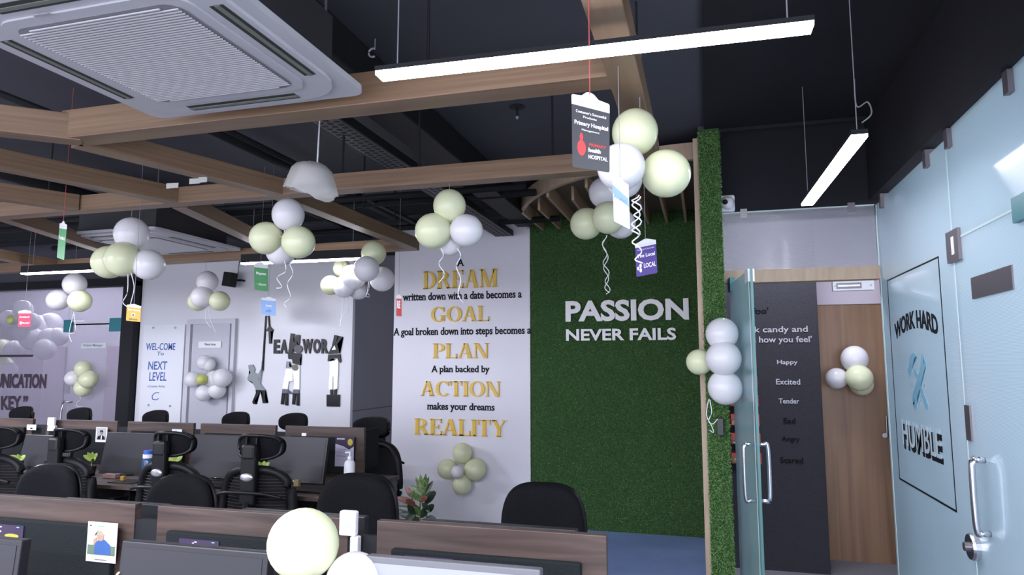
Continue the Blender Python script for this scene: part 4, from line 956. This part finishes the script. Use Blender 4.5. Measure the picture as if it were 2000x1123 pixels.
def chair(proto, x, y, rz, label, group, dz=0, k=1.0):
    o = proto if proto.name not in used else copytree(proto)
    used.add(proto.name); o.location = (x, y, dz); o.rotation_euler = (0, 0, rz); o['label'] = label; o['group'] = group; o.scale = (k, k, 1)
def XP(px_, py_, Y): return atY(px_, py_, Y).x
G1 = 'padded chairs between the desk rows'
chair(TC, XP(1052, 970, 3.5), 3.38, 0.0, 'padded black chair standing alone in front of the green turf', G1, -0.02)
chair(TC, XP(708, 960, 3.35), 3.10, 0.05, 'padded black chair back in front of the desk end and plant', G1, 0.03)
chair(TC, XP(366, 960, 3.35), 3.10, 0.05, 'padded black chair back between two mesh chairs', G1, -0.02)
chair(TC, XP(104, 960, 3.35), 3.12, 0.08, 'padded black chair back second from the left edge', G1, 0.0)
G2 = 'mesh chairs with headrests at the far desks'
# the backs of these face the camera: sitter faces +y
for (x, lab, rz) in ((499, 'mesh chair with headrest in front of the right far monitor', 0.0), (330, 'mesh chair with headrest beside the blue-capped jar', -0.05), (128, 'mesh chair with headrest left of the green desk plant', -0.1), (-8, 'mesh chair with headrest cut off by the left edge', -0.05)):
    chair(MC, XP(x, 900, 3.9), 3.9+0.28, math.pi+rz, lab, G2, 0.0, 1.15)
G3 = 'chairs beyond the far desks'
for (x, dz, lab) in ((42, 0, 'chair headrest just visible beyond the far divider, under the wording KEY'), (156, 0.0, 'chair headrest beyond the far divider, before the meeting room door'), (305, -.01, 'chair headrest beyond the far divider, under the whiteboard'), (462, -.01, 'chair headrest beyond the far divider, right of the pantry door'), (574, -.01, 'chair headrest beyond the far divider, under the cut-out figures')):
    chair(MC, XP(x, 815, 5.75), 5.55, 0.0, lab, G3, dz)
chair(MC, XP(722, 840, 5.4), 5.15, -0.12, 'mesh chair with headrest turned beside the right end of the far desks', G3, 0.0, 1.2)

# ================================================================ BALLOONS
prof = [(0.006, -1.13), (0.055, -1.15), (0.03, -1.07), (0.06, -1.02)]
for k in range(1, 16):
    a = -math.pi/2+math.pi*k/16; r = math.cos(a); prof.append((r, math.sin(a)*(1.02 if a > 0 else 1.04)))
prof.append((0.01, 1.02))
bm = NB(); lathe(bm, prof, (0, 0, 0), 28)
BME = {}
for m in (BALW, BALY, BALLIME):
    b2 = bm.copy(); me = bpy.data.meshes.new('balloon'); b2.to_mesh(me); b2.free(); me.polygons.foreach_set('use_smooth', [True]*len(me.polygons)); me.materials.append(m); BME[m.name] = me
bm.free()
def add_balloon(t, x, y, r, Y, col, kdir):
    p = atY(x, y, Y); R_ = r*depth(p)/F*0.97
    o = bpy.data.objects.new('balloon', BME[{'w': BALW, 'y': BALY, 'l': BALLIME}[col].name]); COL.objects.link(o); o.parent = t
    o.location = p-t.location; o.scale = (R_, R_, R_)
    d = (Vector(kdir)-p)
    if d.length > 1e-6: o.rotation_euler = (-d).to_track_quat('Z', 'Y').to_euler()
    return o
def ribbon(t, pts, Y, r=0.0028, curl=0, thick=1.0):
    P = [atY(x, y, Y) for x, y in pts]
    if curl:
        P = smoothcurve(P, 10); n = len(P); out = []
        for i, p in enumerate(P):
            a = i/n*curl*2*math.pi; out.append(p+Vector((0.015*math.cos(a), 0.015*math.sin(a), 0)))
        P = out
    else: P = smoothcurve(P, 5)
    bm = NB(); tube(bm, P, r*thick, 6); obj('ribbon', bm, RIB, t, smooth=True)
def cluster(label, Y, bal, ribs, hang=None, G='balloon bunches'):
    cx = sum(b[0] for b in bal)/len(bal); cy = sum(b[1] for b in bal)/len(bal); c = atY(cx, cy, Y)
    t = thing('balloon_bunch', label, 'balloons', tuple(c), G)
    for (x, y, r, dy, col) in bal: add_balloon(t, x, y, r, Y+dy, col, c)
    for q in ribs:
        if isinstance(q, tuple): ribbon(t, q[0], Y-0.05, curl=q[1])
        else: ribbon(t, q, Y-0.05)
    if hang is not None:
        a = atY(hang[0], hang[1], Y); bm = NB(); tube(bm, [c, a, Vector((a.x, a.y, max(a.z, hang[2] if len(hang) > 2 else 2.6)))], 0.0015, 5); obj('thread', bm, NYLON, t)
    return t
cluster('bunch of two white and two cream balloons hanging before the far air conditioner', 3.5, [(257, 457, 33, 0.02, 'w'), (213, 512, 33, 0.08, 'y'), (240, 506, 35, -0.05, 'y'), (290, 517, 31, 0.03, 'w')],
        [[(250, 530), (249, 570), (240, 590), (250, 600)], [(255, 530), (262, 560), (256, 590), (248, 620)]], (257, 424))
cluster('bunch of white and cream balloons left of centre under the wrapped pendant', 3.45, [(563, 419, 32, 0, 'w'), (520, 465, 33, 0, 'y'), (583, 473, 33, -0.06, 'y'), (549, 490, 30, 0.1, 'w')],
        [[(556, 510), (558, 530), (541, 542), (551, 560), (540, 563)], [(566, 515), (572, 535), (561, 555), (568, 580), (555, 592), (560, 600)]], (565, 388))
cluster('bunch of cream and white balloons in front of the top of the poster wall', 3.45, [(878, 402, 33, 0, 'y'), (846, 451, 36, -0.03, 'y'), (911, 450, 33, 0, 'w'), (879, 476, 24, 0.1, 'w')],
        [[(862, 485), (866, 500), (857, 515), (868, 535), (857, 552)], [(893, 485), (900, 500), (891, 520), (900, 545), (895, 575), (905, 592)]], (878, 370))
cluster('brightly lit bunch beside the far strip lamp, cream balloon on top', 5.10, [(730, 494, 25, 0.04, 'y'), (716, 525, 26, -0.14, 'w'), (690, 541, 26, 0.22, 'w'), (746, 545, 25, 0.18, 'w')],
        [[(720, 548), (721, 562), (715, 578), (722, 580)], [(720, 550), (718, 570), (722, 577)]], (730, 467))
cluster('low bunch of cream and white balloons left of the brightly lit bunch', 5.38, [(668, 524, 18, 0.1, 'y'), (646, 557, 20, 0.0, 'y'), (672, 560, 22, -0.05, 'w'), (700, 567, 19, 0.08, 'w')],
        [[(672, 582), (668, 610), (665, 640)], [(676, 580), (680, 605), (667, 620), (664, 640)]], (668, 505))
cluster('small bunch beside the wall speaker in front of the pantry door', 6.0, [(405, 550, 21, 0, 'w'), (387, 588, 20, 0.06, 'y'), (395, 580, 22, -0.06, 'w'), (429, 588, 20, 0, 'y')],
        [[(402, 603), (402, 625), (412, 640)], [(407, 603), (412, 628), (422, 650)]], (402, 515, 3.19))
cluster('small bunch of white and cream balloons over the meeting room door', 5.6, [(146, 555, 22, 0.03, 'w'), (113, 586, 21, 0, 'w'), (156, 588, 22, -0.05, 'y')],
        [[(140, 627), (165, 627)], [(144, 610), (148, 645)], [(144, 612), (135, 650), (140, 668)], [(136, 652), (145, 650)]], (146, 533, 3.19))
cluster('bunch of balloons stuck on the meeting room glass door', 6.85, [(162, 720, 16, 0, 'y'), (142, 739, 15, 0, 'w'), (173, 741, 18, -0.05, 'y'), (162, 758, 17, 0, 'y')],
        [[(155, 770), (157, 780), (149, 787), (152, 794), (160, 794)]], None)
cluster('balloon flower with a lime centre behind the left glass partition', 7.15, [(45, 604, 18, 0, 'w'), (17, 622, 17, 0.02, 'w'), (60, 628, 18, 0.02, 'w'), (39, 648, 18, 0, 'w'), (24, 625, 10, -0.14, 'l')],
        [[(30, 660), (27, 680), (27, 697)]], None, 'balloons inside the meeting room')
cluster('loose white balloons floating together inside the meeting room', 7.5, [(75, 640, 26, 0.1, 'w'), (64, 660, 24, 0, 'w'), (98, 632, 22, 0.2, 'w'), (88, 682, 21, -0.05, 'w'), (113, 658, 19, 0.1, 'w'), (98, 660, 20, 0.05, 'w')],
        [], None, 'balloons inside the meeting room')
cluster('loose pale balloons inside the meeting room at the left edge', 7.6, [(5, 680, 18, 0, 'y'), (28, 682, 18, 0, 'w'), (5, 716, 20, 0.1, 'y'), (20, 722, 14, 0, 'w')], [], None, 'balloons inside the meeting room')
cluster('white balloon flower with a lime centre and its blurred reflection on the pantry door', 6.84, [(399, 708, 15, 0, 'w'), (376, 741, 16, 0, 'w'), (419, 741, 18, 0, 'w'), (398, 768, 16, 0, 'w'), (434, 738, 19, -0.02, 'w'), (424, 762, 17, 0.02, 'w'), (408, 712, 13, 0.02, 'w'), (394, 741, 11, -0.14, 'l')],  # rightmost balloon stands in for the flower's blurred reflection in the glass
        [], None)
cluster('cream balloon flower with a white centre low on the poster wall', 6.68, [(903, 885, 20, 0, 'y'), (874, 916, 20, 0, 'y'), (928, 917, 22, 0, 'y'), (903, 947, 20, 0, 'y'), (893, 922, 13, -0.14, 'w')],
        [[(887, 945), (888, 965), (897, 980), (893, 1000)], [(907, 935), (902, 965), (897, 985), (900, 1003)]], None)
cluster('large bunch of white and cream balloons hanging at the upper right beam', 2.5, [(1240, 258, 46, 0, 'y'), (1213, 326, 48, -0.12, 'w'), (1301, 339, 48, 0, 'y'), (1219, 352, 36, 0.05, 'w')],
        [([(1243, 385), (1242, 430), (1243, 475), (1250, 515)], 4), ([(1240, 382), (1246, 420), (1240, 460)], 3.2)], (1250, 215))
cluster('bunch of cream and white balloons in front of the turf below the canopy', 4.3, [(1180, 376, 31, 0.05, 'w'), (1145, 437, 32, 0, 'y'), (1188, 425, 33, -0.1, 'y'), (1212, 437, 30, 0.05, 'w')],
        [([(1180, 460), (1183, 500), (1184, 540), (1187, 572)], 3), ([(1181, 460), (1181, 500), (1186, 540), (1187, 574)], 3.5)], (1190, 340, 3.2))
cluster('column of three white balloons and one cream tied at the glass door', 4.35, [(1410, 652, 32, 0, 'w'), (1366, 707, 26, 0.08, 'y'), (1413, 700, 35, -0.05, 'w'), (1416, 757, 34, 0.0, 'w')],
        [[(1386, 780), (1390, 805), (1384, 822), (1392, 828), (1402, 818)], [(1384, 780), (1380, 810), (1390, 832), (1394, 845), (1386, 840)]], None)
cluster('bunch of blush and cream balloons hanging on the brown door', 6.2, [(1669, 701, 26, 0, 'w'), (1634, 739, 21, 0.02, 'w'), (1678, 738, 26, -0.08, 'y'), (1682, 750, 23, 0.03, 'y')], [], None)
cluster('big cream balloon with a white one resting on the nearest desk', 1.62, [(592, 1062, 69, -0.04, 'y'), (693, 1135, 56, 0.0, 'w')], [], None)

# ================================================================ HANGING TAGS
def tagcard(label, bl, br, tl, Y0, Y1, header, body, lines, string=None, thread=THREAD, icon=None, G='hanging paper tags', tr=None):
    """bl, br, tl pixels; Y0/Y1 depth of the left and right edge"""
    A = atY(*bl, Y0); Bq = atY(*br, Y1); C_ = atY(*tl, Y0)
    fn = quadfn(A, Bq, C_, atY(*tr, Y1) if tr else None); n = (Bq-A).cross(C_-A).normalized()*-1
    if n.y > 0: n = -n
    n = n*0.0015
    t = thing('hanging_tag', label, 'tag', tuple(fn(0.5, 1)), G)
    bm = NB(); prism(bm, [fn(.03, 0), fn(.97, 0), fn(1, .02), fn(1, .79), fn(0, .79), fn(0, .02)], -n); obj('card', bm, body, t)
    bm = NB(); prism(bm, [fn(0, .79), fn(1, .79), fn(1, .90), fn(.97, .915), fn(.72, .93), fn(.60, .985), fn(.5, 1.0), fn(.40, .985), fn(.28, .93), fn(.03, .915), fn(0, .90)], -n); obj('header', bm, header, t)
    bm = NB(); flat_text(bm, 'c necasoft' if False else 'o ------', lambda u, v: fn(.2+.6*u, .82+.05*v), n*0.5, 0); obj('header_mark', bm, mat('grey_print', (0.45, 0.50, 0.52), 0.5), t)
    for (s, u0, u1, v0, v1, m, off) in lines:
        bm = NB(); flat_text(bm, s, lambda u, v: fn(u0+(u1-u0)*u, v0+(v1-v0)*v), n*0.6, off); obj('print', bm, m, t)
    if icon:
        for (pts, m) in icon:
            bm = NB(); prism(bm, [fn(*p) for p in pts], n*0.6); obj('print_mark', bm, m, t)
    if string:
        p = fn(.5, .97); bm = NB()
        tube(bm, [p, Vector((p.x, p.y, string))], 0.0013, 5); obj('string', bm, thread, t)
    return t
W = WHL; CARDW = mat('white_card', (0.75, 0.76, 0.78), 0.5)
CH = mat('charcoal_card', (0.045, 0.048, 0.055), 0.5); REDI = mat('red_print', (0.50, 0.05, 0.05), 0.5)
circ = lambda cx, cy, r, k=1.0, n=14: [(cx+r*math.cos(2*math.pi*i/n), cy+r*k*math.sin(2*math.pi*i/n)) for i in range(n)]
tagcard('charcoal tag reading Primary Hospital hanging at the upper right, nearest of the tags', (1118, 326), (1190, 337), (1116, 170), 1.55, 1.50, CARDW, CH,
        [('Cosmosoft\u2019s Successful'[:0]+'Customer\u2019s Successful', .12, .92, .70, .735, W, 0), ('Products', .32, .68, .645, .675, W, 0), ('Primary Hospital', .08, .97, .53, .60, W, .02), ('Management', .28, .75, .475, .505, W, 0),
         ('PRIMARY', .48, .93, .30, .34, REDI, .03), ('health', .46, .78, .225, .28, W, .03), ('HOSPITAL', .46, .96, .14, .19, W, .01)], 3.19, THREAD, [(circ(.27, .26, .12, .85), REDI), (circ(.27, .40, .05, 1.0), REDI)], tr=(1190, 191))
tagcard('blue and white tag turned half away beside the upper right balloons', (1199, 432), (1230, 448), (1196, 340), 2.25, 2.18, CARDW, mat('sky_card', (0.60, 0.68, 0.78), 0.5), [('Product', .1, .9, .5, .58, mat('blue_print', (0.15, 0.25, 0.5), 0.5), 0)], 3.19, NYLON, [([(0, .6), (1, .45), (1, .62), (0, .78)], mat('blue_print2', (0.25, 0.4, 0.7), 0.5))])
tagcard('purple tag reading The Local in front of the turf', (1243, 541), (1284, 533), (1240, 470), 3.4, 3.4, CARDW, mat('purple_card', (0.06, 0.03, 0.25), 0.5), [('Customer\u2019s Successful', .1, .9, .70, .74, W, 0), ('The Local', .08, .92, .50, .60, W, .02), ('LOCAL', .38, .95, .2, .33, W, .02)], 3.19, NYLON, [(circ(.22, .28, .06), W), (circ(.22, .16, .06), W), (circ(.10, .22, .05), W)])
GRN = mat('green_card', (0.06, 0.30, 0.10), 0.5)
tagcard('green tag seen nearly edge on at the left under the lattice', (111, 503), (125, 508), (117, 430), 3.0, 2.9, CARDW, GRN, [('Products', .1, .9, .5, .6, W, 0)], 3.19, THREAD)
tagcard('green tag reading Playeos before the white wall', (497, 566), (524, 569), (496, 510), 4.6, 4.6, CARDW, GRN, [('Playeos', .15, .85, .52, .64, W, .02), ('~ playeos', .15, .85, .15, .27, W, .0)], 3.19, NYLON)
BLC = mat('pale_blue_card', (0.28, 0.45, 0.80), 0.5)
tagcard('pale blue tag above the rope of the cut-out figure', (510, 614), (538, 617), (511, 578), 4.6, 4.6, CARDW, BLC, [('Smart', .3, .75, .45, .58, W, .01), ('ob', .3, .7, .15, .35, mat('blue_print', (0.15, 0.25, 0.5), 0.5), .02)], 3.19, NYLON)
YEL = mat('yellow_card', (0.62, 0.40, 0.06), 0.5)
tagcard('yellow tag hanging under the left balloon bunch', (246, 626), (274, 629), (248, 592), 3.4, 3.4, CARDW, YEL, [('Task House', .08, .92, .60, .70, W, .01), ('task house', .2, .8, .08, .16, BLKL, .0)], 3.19, NYLON, [([(.38, .28), (.62, .28), (.62, .46), (.38, .46)], W), ([(.43, .32), (.57, .32), (.57, .41), (.43, .41)], YEL)])
RDC = mat('red_card', (0.45, 0.04, 0.09), 0.5)
tagcard('red tag before the balloons at the left glass partition', (35, 638), (60, 638), (36, 605), 5.0, 5.0, CARDW, RDC, [('BoutiqueS', .12, .88, .50, .62, W, .02), ('BoutiqC', .35, .9, .15, .27, W, .02)], 3.19, NYLON, [(circ(.22, .22, .09), W)])
tagcard('red tag turned sideways on the poster wall beside DREAM', (774, 617), (784, 618), (774, 574), 5.2, 5.15, CARDW, mat('bright_red_card', (0.55, 0.05, 0.05), 0.5), [('RE', .15, .8, .35, .7, W, .04)], 3.19, NYLON)

# ================================================================ SMALL THINGS
# plants
LEAFG = mat('lime_leaf', (0.34, 0.46, 0.10), 0.45); LEAFD = mat('dark_croton_leaf', (0.012, 0.028, 0.014), 0.35, noise=0.4, scale=40)
LEAFV = mat('variegated_croton_leaf', (0.07, 0.12, 0.03), 0.4, noise=0.9, scale=60); LEAFR = mat('red_croton_leaf', (0.14, 0.05, 0.035), 0.4, noise=0.4, scale=40)
def leaf(parent, base, tip, wd, m, droop=0.02, name='leaf'):
    base = Vector(base); tip = Vector(tip); d = tip-base; s_ = d.cross(Vector((0.2, -1, 0.3))).normalized(); n = d.cross(s_).normalized()
    bm = NB(); L = []; K = 7
    for i in range(K+1):
        k = i/K; w_ = wd*math.sin(math.pi*min(1, k*0.92+0.04))**0.8*(1-0.35*k) if 0 < i < K else 0.0006
        c = base+d*k+Vector((0, 0, -droop*(k*k)+droop*k*0.8))
        L.append([bm.verts.new(c-s_*w_/2+n*w_*0.12), bm.verts.new(c), bm.verts.new(c+s_*w_/2+n*w_*0.12)])
    for i in range(K):
        for j in range(2): bm.faces.new((L[i][j], L[i][j+1], L[i+1][j+1], L[i+1][j]))
    return obj(name, bm, m, parent, smooth=True)
Yp = 4.3; c = atY(812, 1000, Yp); base = Vector((c.x, Yp, 0.0))
cp = thing('potted_croton', 'potted croton with red and green leaves beside the desk end', 'plant', tuple(base))
bm = NB(); lathe(bm, [(0.10, 0.0), (0.14, 0.26), (0.155, 0.27), (0.155, 0.30), (0.13, 0.30), (0.125, 0.27)], base, 24); obj('pot', bm, mat('grey_pot', (0.12, 0.11, 0.11), 0.5), cp, smooth=True)
topz = atY(825, 925, Yp).z
stems = [[(820, 1060), (820, 990), (826, 955)], [(800, 1060), (803, 1000), (806, 960)], [(835, 1060), (832, 1020), (835, 985)]]
for st in stems:
    bm = NB(); tube(bm, [Vector((base.x, Yp, 0.26))]+[atY(x, y, Yp) for x, y in st], 0.006, 6); obj('stem', bm, mat('stem', (0.10, 0.12, 0.05), 0.6), cp)
LV = [((826, 968), (832, 924), 16, LEAFV, -.02), ((826, 968), (812, 930), 16, LEAFV, 0), ((826, 972), (846, 938), 16, LEAFD, 0.05), ((826, 972), (802, 946), 18, LEAFV, 0), ((826, 975), (850, 958), 15, LEAFD, -.03), ((826, 960), (820, 925), 13, LEAFV, .04),
      ((824, 978), (798, 962), 18, LEAFV, -.05), ((806, 972), (791, 949), 18, LEAFR, 0), ((812, 985), (772, 970), 20, LEAFR, -.03), ((812, 990), (792, 975), 20, LEAFR, -.06), ((828, 985), (852, 960), 20, LEAFD, -.03), ((832, 1000), (848, 985), 20, LEAFD, -.05),
      ((815, 1000), (773, 990), 22, LEAFD, .02), ((812, 1010), (778, 1003), 22, LEAFD, -.02), ((812, 1010), (796, 985), 20, LEAFD, -.05), ((820, 1010), (812, 985), 18, LEAFV, -.06), ((822, 1012), (834, 988), 20, LEAFD, -.06), ((818, 1010), (806, 1022), 22, LEAFD, -.04),
      ((830, 1015), (852, 1012), 20, LEAFD, -.02), ((818, 980), (836, 970), 16, LEAFR, -.05), ((824, 982), (840, 1000), 16, LEAFD, -.06), ((812, 1000), (790, 1020), 20, LEAFD, -.05), ((826, 965), (838, 930), 12, LEAFV, .02), ((806, 975), (812, 952), 14, LEAFR, .03)]
for (a, b, wd, m, dy) in LV:
    A = atY(*a, Yp); Bq = atY(*b, Yp+dy); leaf(cp, A, Bq, wd*depth(A)/F*0.8, m, 0.01)
# desk plants (lime leaves in small pots)
for (x, y, Y, lab, n) in ((180, 893, 4.35, 'lime green money plant on the far desk between two mesh chairs', 9), (38, 893, 4.4, 'small plant with one pale leaf visible at the far desk, left', 3), (342, 895, 4.35, 'tiny plant showing below a headrest on the far desk', 3), (512, 908, 4.3, 'small lime plant behind the mesh chair at the right far monitor', 4)):
    c = atY(x, y, Y); t = thing('desk_plant', lab, 'plant', (c.x, Y, 0.75))
    bm = NB(); lathe(bm, [(0.025, 0), (0.035, 0.075), (0.03, 0.075), (0.028, 0.06)], (c.x, Y, 0.75), 16); obj('pot', bm, BLK, t, smooth=True)
    rnd = random.Random(x)
    for k in range(n):
        a = 2*math.pi*k/n+rnd.uniform(-.3, .3); r = rnd.uniform(0.05, 0.085)
        if n <= 4: a = math.pi*(0.15+0.7*k/max(1, n-1))
        b0 = Vector((c.x, Y, c.z-0.02)); b1 = Vector((c.x+r*math.cos(a), Y-0.02+0.03*math.sin(a*2), c.z+0.01+(0.035 if n > 4 else 0.02)*math.sin(a)))
        leaf(t, b0, b1, 0.045, LEAFG, 0.008)
    bm = NB(); tube(bm, [(c.x, Y, 0.80), (c.x, Y, c.z-0.02)], 0.003, 5); obj('stem', bm, LEAFG, t)
# sanitiser bottle
Y = 4.4; p = atY(682, 938, Y); t = thing('sanitiser_bottle', 'white pump bottle standing on the far desk at its right end', 'bottle', (p.x, Y, 0.75))
bm = NB(); lathe(bm, [(0.036, 0.0), (0.038, 0.01), (0.038, 0.165), (0.030, 0.185), (0.014, 0.192)], (p.x, Y, 0.75), 24); obj('bottle_body', bm, WHITEP, t, smooth=True)
bm = NB(); lathe(bm, [(0.015, 0.192), (0.015, 0.215), (0.006, 0.219), (0.006, 0.245)], (p.x, Y, 0.75), 16); tube(bm, [(p.x+0.008, Y, 0.997), (p.x-0.03, Y-0.01, 0.993)], 0.006, 8); obj('pump', bm, WHITEP, t, smooth=True)
# blue capped jar
Y = 4.25; p = atY(289, 900, Y); t = thing('water_jar', 'clear blue jar with a blue and white lid between far desk monitors', 'jar', (p.x, Y, 0.75))
bm = NB(); lathe(bm, [(0.034, 0.0), (0.038, 0.02), (0.038, 0.15), (0.03, 0.17)], (p.x, Y, 0.75), 24); obj('jar_body', bm, mat('blue_plastic', (0.03, 0.08, 0.20), 0.15), t, smooth=True)
bm = NB(); lathe(bm, [(0.036, 0.17), (0.036, 0.198)], (p.x, Y, 0.75), 24); obj('label_band', bm, WHITEP, t)
bm = NB(); lathe(bm, [(0.034, 0.198), (0.034, 0.222), (0.028, 0.226)], (p.x, Y, 0.75), 24); obj('lid', bm, mat('blue_lid', (0.05, 0.12, 0.50), 0.3), t)
# cards on the screens
def card(name, x0, y0, x1, y1, Y, m, label, cat='photo', prints=()):
    a = atY(x0, y0, Y); b = atY(x1, y1, Y); t = thing(name, label, cat, ((a.x+b.x)/2, Y, b.z))
    obj('sheet', B(a.x, b.x, Y, Y+0.002, b.z, a.z), m, t)
    fn = lambda u, v: Vector((a.x+(b.x-a.x)*u, Y, b.z+(a.z-b.z)*v))
    for (pts, mm, k) in prints:
        bm = NB(); prism(bm, [fn(*p) for p in pts], Vector((0, -0.0006*k, 0))); obj('print', bm, mm, t)
    return t, fn
R4 = lambda a, b, c, d: [(a, c), (b, c), (b, d), (a, d)]
SKIN = mat('printed_skin', (0.45, 0.28, 0.20), 0.6); BLUSH = mat('printed_blue_shirt', (0.05, 0.12, 0.35), 0.6); HAT = mat('printed_straw', (0.42, 0.34, 0.24), 0.6); SKYP = mat('printed_sky', (0.55, 0.66, 0.78), 0.6); GRP = mat('printed_trees', (0.14, 0.20, 0.14), 0.6)
Yn = 1.971
card('photo_card', 172.5, 1018, 225, 1101, Yn, CARDW, 'photo of a person in straw hat and blue shirt pinned on the near screen', 'photo',
     [(R4(.04, .96, .18, .86), SKYP, 1), (R4(.04, .96, .18, .42), GRP, 2), ([(.27, .20), (.30, .48), (.45, .58), (.62, .56), (.80, .44), (.84, .20)], BLUSH, 3), ([(.36, .55), (.36, .68), (.44, .73), (.56, .70), (.58, .58), (.5, .53)], SKIN, 4),
      ([(.26, .66), (.34, .70), (.38, .80), (.46, .79), (.54, .72), (.60, .68), (.55, .66), (.40, .68)], HAT, 5), ([(.24, .40), (.24, .56), (.33, .62), (.34, .50)], SKIN, 4), (R4(.35, .57, .88, .91), mat('green_print', (0.2, 0.5, 0.25), 0.6), 1), (circ(.1, .9, .03, .6), BLKL, 1), (R4(.3, .7, .05, .07), GREYL, 1)])
PURP = mat('dark_violet_print', (0.035, 0.02, 0.06), 0.5); YELP = mat('yellow_print', (0.5, 0.42, 0.05), 0.5)
for (x0, y0, x1, y1, lab) in ((-30, 1021, 44, 1053, 'dark violet sticker with a yellow blot above the lower left monitor'), (350, 1051, 426, 1082, 'dark violet sticker on the middle near screen above the taped monitor'), (790, 1084, 884, 1108, 'dark violet sticker above the lit monitor')):
    t, fn = card('sticker', x0, y0, x1, y1, Yn, PURP, lab, 'sticker', [(circ(.72, .18, .18, .9), YELP, 1), (circ(.86, .85, .04), STICK, 1), (circ(.42, .8, .04), WHL, 1), (circ(.36, .7, .03), WHL, 1)])
    bm = NB(); flat_text(bm, 'Monthly Goals', lambda u, v: fn(.05+.4*u, .35+.2*v), Vector((0, -0.0006, 0)), 0.02); obj('print', bm, WHL, t)
Yf = 4.842
card('photo_card', 188, 834, 208, 864, Yf, CARDW, 'black and white photo of a person in a suit pinned on a far screen', 'photo', [(R4(.08, .92, .15, .95), mat('grey_photo', (0.40, 0.41, 0.42), 0.6), 1), ([(.15, .18), (.2, .38), (.42, .46), (.62, .46), (.80, .36), (.85, .18)], BLKL, 2), (circ(.52, .60, .12, .9), mat('grey_photo2', (0.22, 0.2, 0.2), 0.6), 3), ([(.38, .66), (.40, .80), (.62, .80), (.66, .66), (.52, .70)], BLKL, 4), ([(.46, .18), (.50, .45), (.58, .45), (.56, .18)], CARDW, 3)])
t, fn = card('notice_sheet', 655.5, 851, 690, 912, Yf, mat('lilac_paper', (0.50, 0.46, 0.62), 0.6), 'violet and yellow printed notice sheet pinned beside the right far monitor', 'poster', [([(0, 1), (0, .74), (.45, .66), (.75, .56), (1, .66), (1, 1)], PURP, 1), (circ(.80, .80, .14, .8), YELP, 2), (R4(.08, .6, .56, .57), PURP, 1), (R4(.08, .92, .46, .47), STICKG, 1), (R4(.08, .92, .40, .41), STICKG, 1), (R4(.08, .6, .33, .345), REDI, 1), (R4(.08, .8, .2, .21), STICKG, 1)])
bm = NB(); flat_text(bm, 'GOOD NEWS', lambda u, v: fn(.08+.42*u, .88+.05*v), Vector((0, -0.0012, 0)), 0.02); obj('print', bm, WHL, t)
card('photo_card', 336, 838, 355, 846, Yf, CARDW, 'small white card on a far screen above the third monitor', 'card', [(R4(.2, .5, .4, .6), STICKG, 1)])
card('photo_card', 53, 829, 70, 840, Yf, CARDW, 'small printed card on a far screen at the left', 'card', [(circ(.5, .3, .15, 1.0), BLKL, 1)])
# white units standing on divider tops
def unit(x0, x1, yt, yb, Y, lab, lo=0.1):
    a = atY(x0, yt, Y); b = atY(x1, yb, Y); t = thing('phone_cradle', lab, 'device', ((a.x+b.x)/2, Y, b.z)); w_ = b.x-a.x; h_ = a.z-b.z
    obj('upper_body', B(a.x, a.x+w_*.85, Y-0.012, Y+0.012, b.z+h_*.40, a.z, bev=0.006), WHITEP, t); obj('lower_body', B(a.x+w_*lo, b.x, Y-0.014, Y+0.012, b.z, b.z+h_*.399, bev=0.004), WHITEP, t)
    obj('panel_inset', B(a.x+w_*.25, a.x+w_*.6, Y-0.013, Y-0.0115, b.z+h_*.6, b.z+h_*.8), mat('unit_grey', (0.5, 0.5, 0.54), 0.4), t)
    return t
unit(666, 702, 996, 1080, 1.985, 'white upright device at the end of the middle near divider', 0.6)
unit(95, 109, 815, 842, 4.83, 'small white upright device between two far dividers')
# clutter on far desk
def clutter(name, x, y, Y, w_, d_, h_, m, lab, cat):
    p = atY(x, y, Y); alone(name, B(p.x-w_/2, p.x+w_/2, Y-d_/2, Y+d_/2, 0.751, 0.751+h_, bev=0.003), m, lab, cat, (p.x, Y, 0.751))
clutter('eraser_box', 218, 925, 4.3, 0.12, 0.05, 0.03, mat('dusty_pink', (0.30, 0.18, 0.17), 0.6), 'dusty pink box on the far desk under a monitor', 'box')
clutter('tape_roll', 241, 930, 4.22, 0.03, 0.03, 0.035, mat('amber', (0.45, 0.28, 0.06), 0.3), 'small amber item beside the dusty pink box', 'desk item')
clutter('tape_roll', 580, 948, 4.35, 0.04, 0.03, 0.05, mat('tan_card', (0.35, 0.26, 0.12), 0.5), 'small tan carton behind the mesh chair at the right monitor', 'carton')
clutter('mouse_pad', 250, 940, 4.2, 0.22, 0.16, 0.004, BLK, 'black mouse pad on the far desk near the amber item', 'mouse pad')
clutter('keyboard', 420, 935, 4.2, 0.42, 0.14, 0.015, BLK, 'black keyboard before the third far monitor', 'keyboard')
clutter('keyboard', 600, 950, 4.22, 0.42, 0.14, 0.015, BLK, 'black keyboard before the right far monitor', 'keyboard')
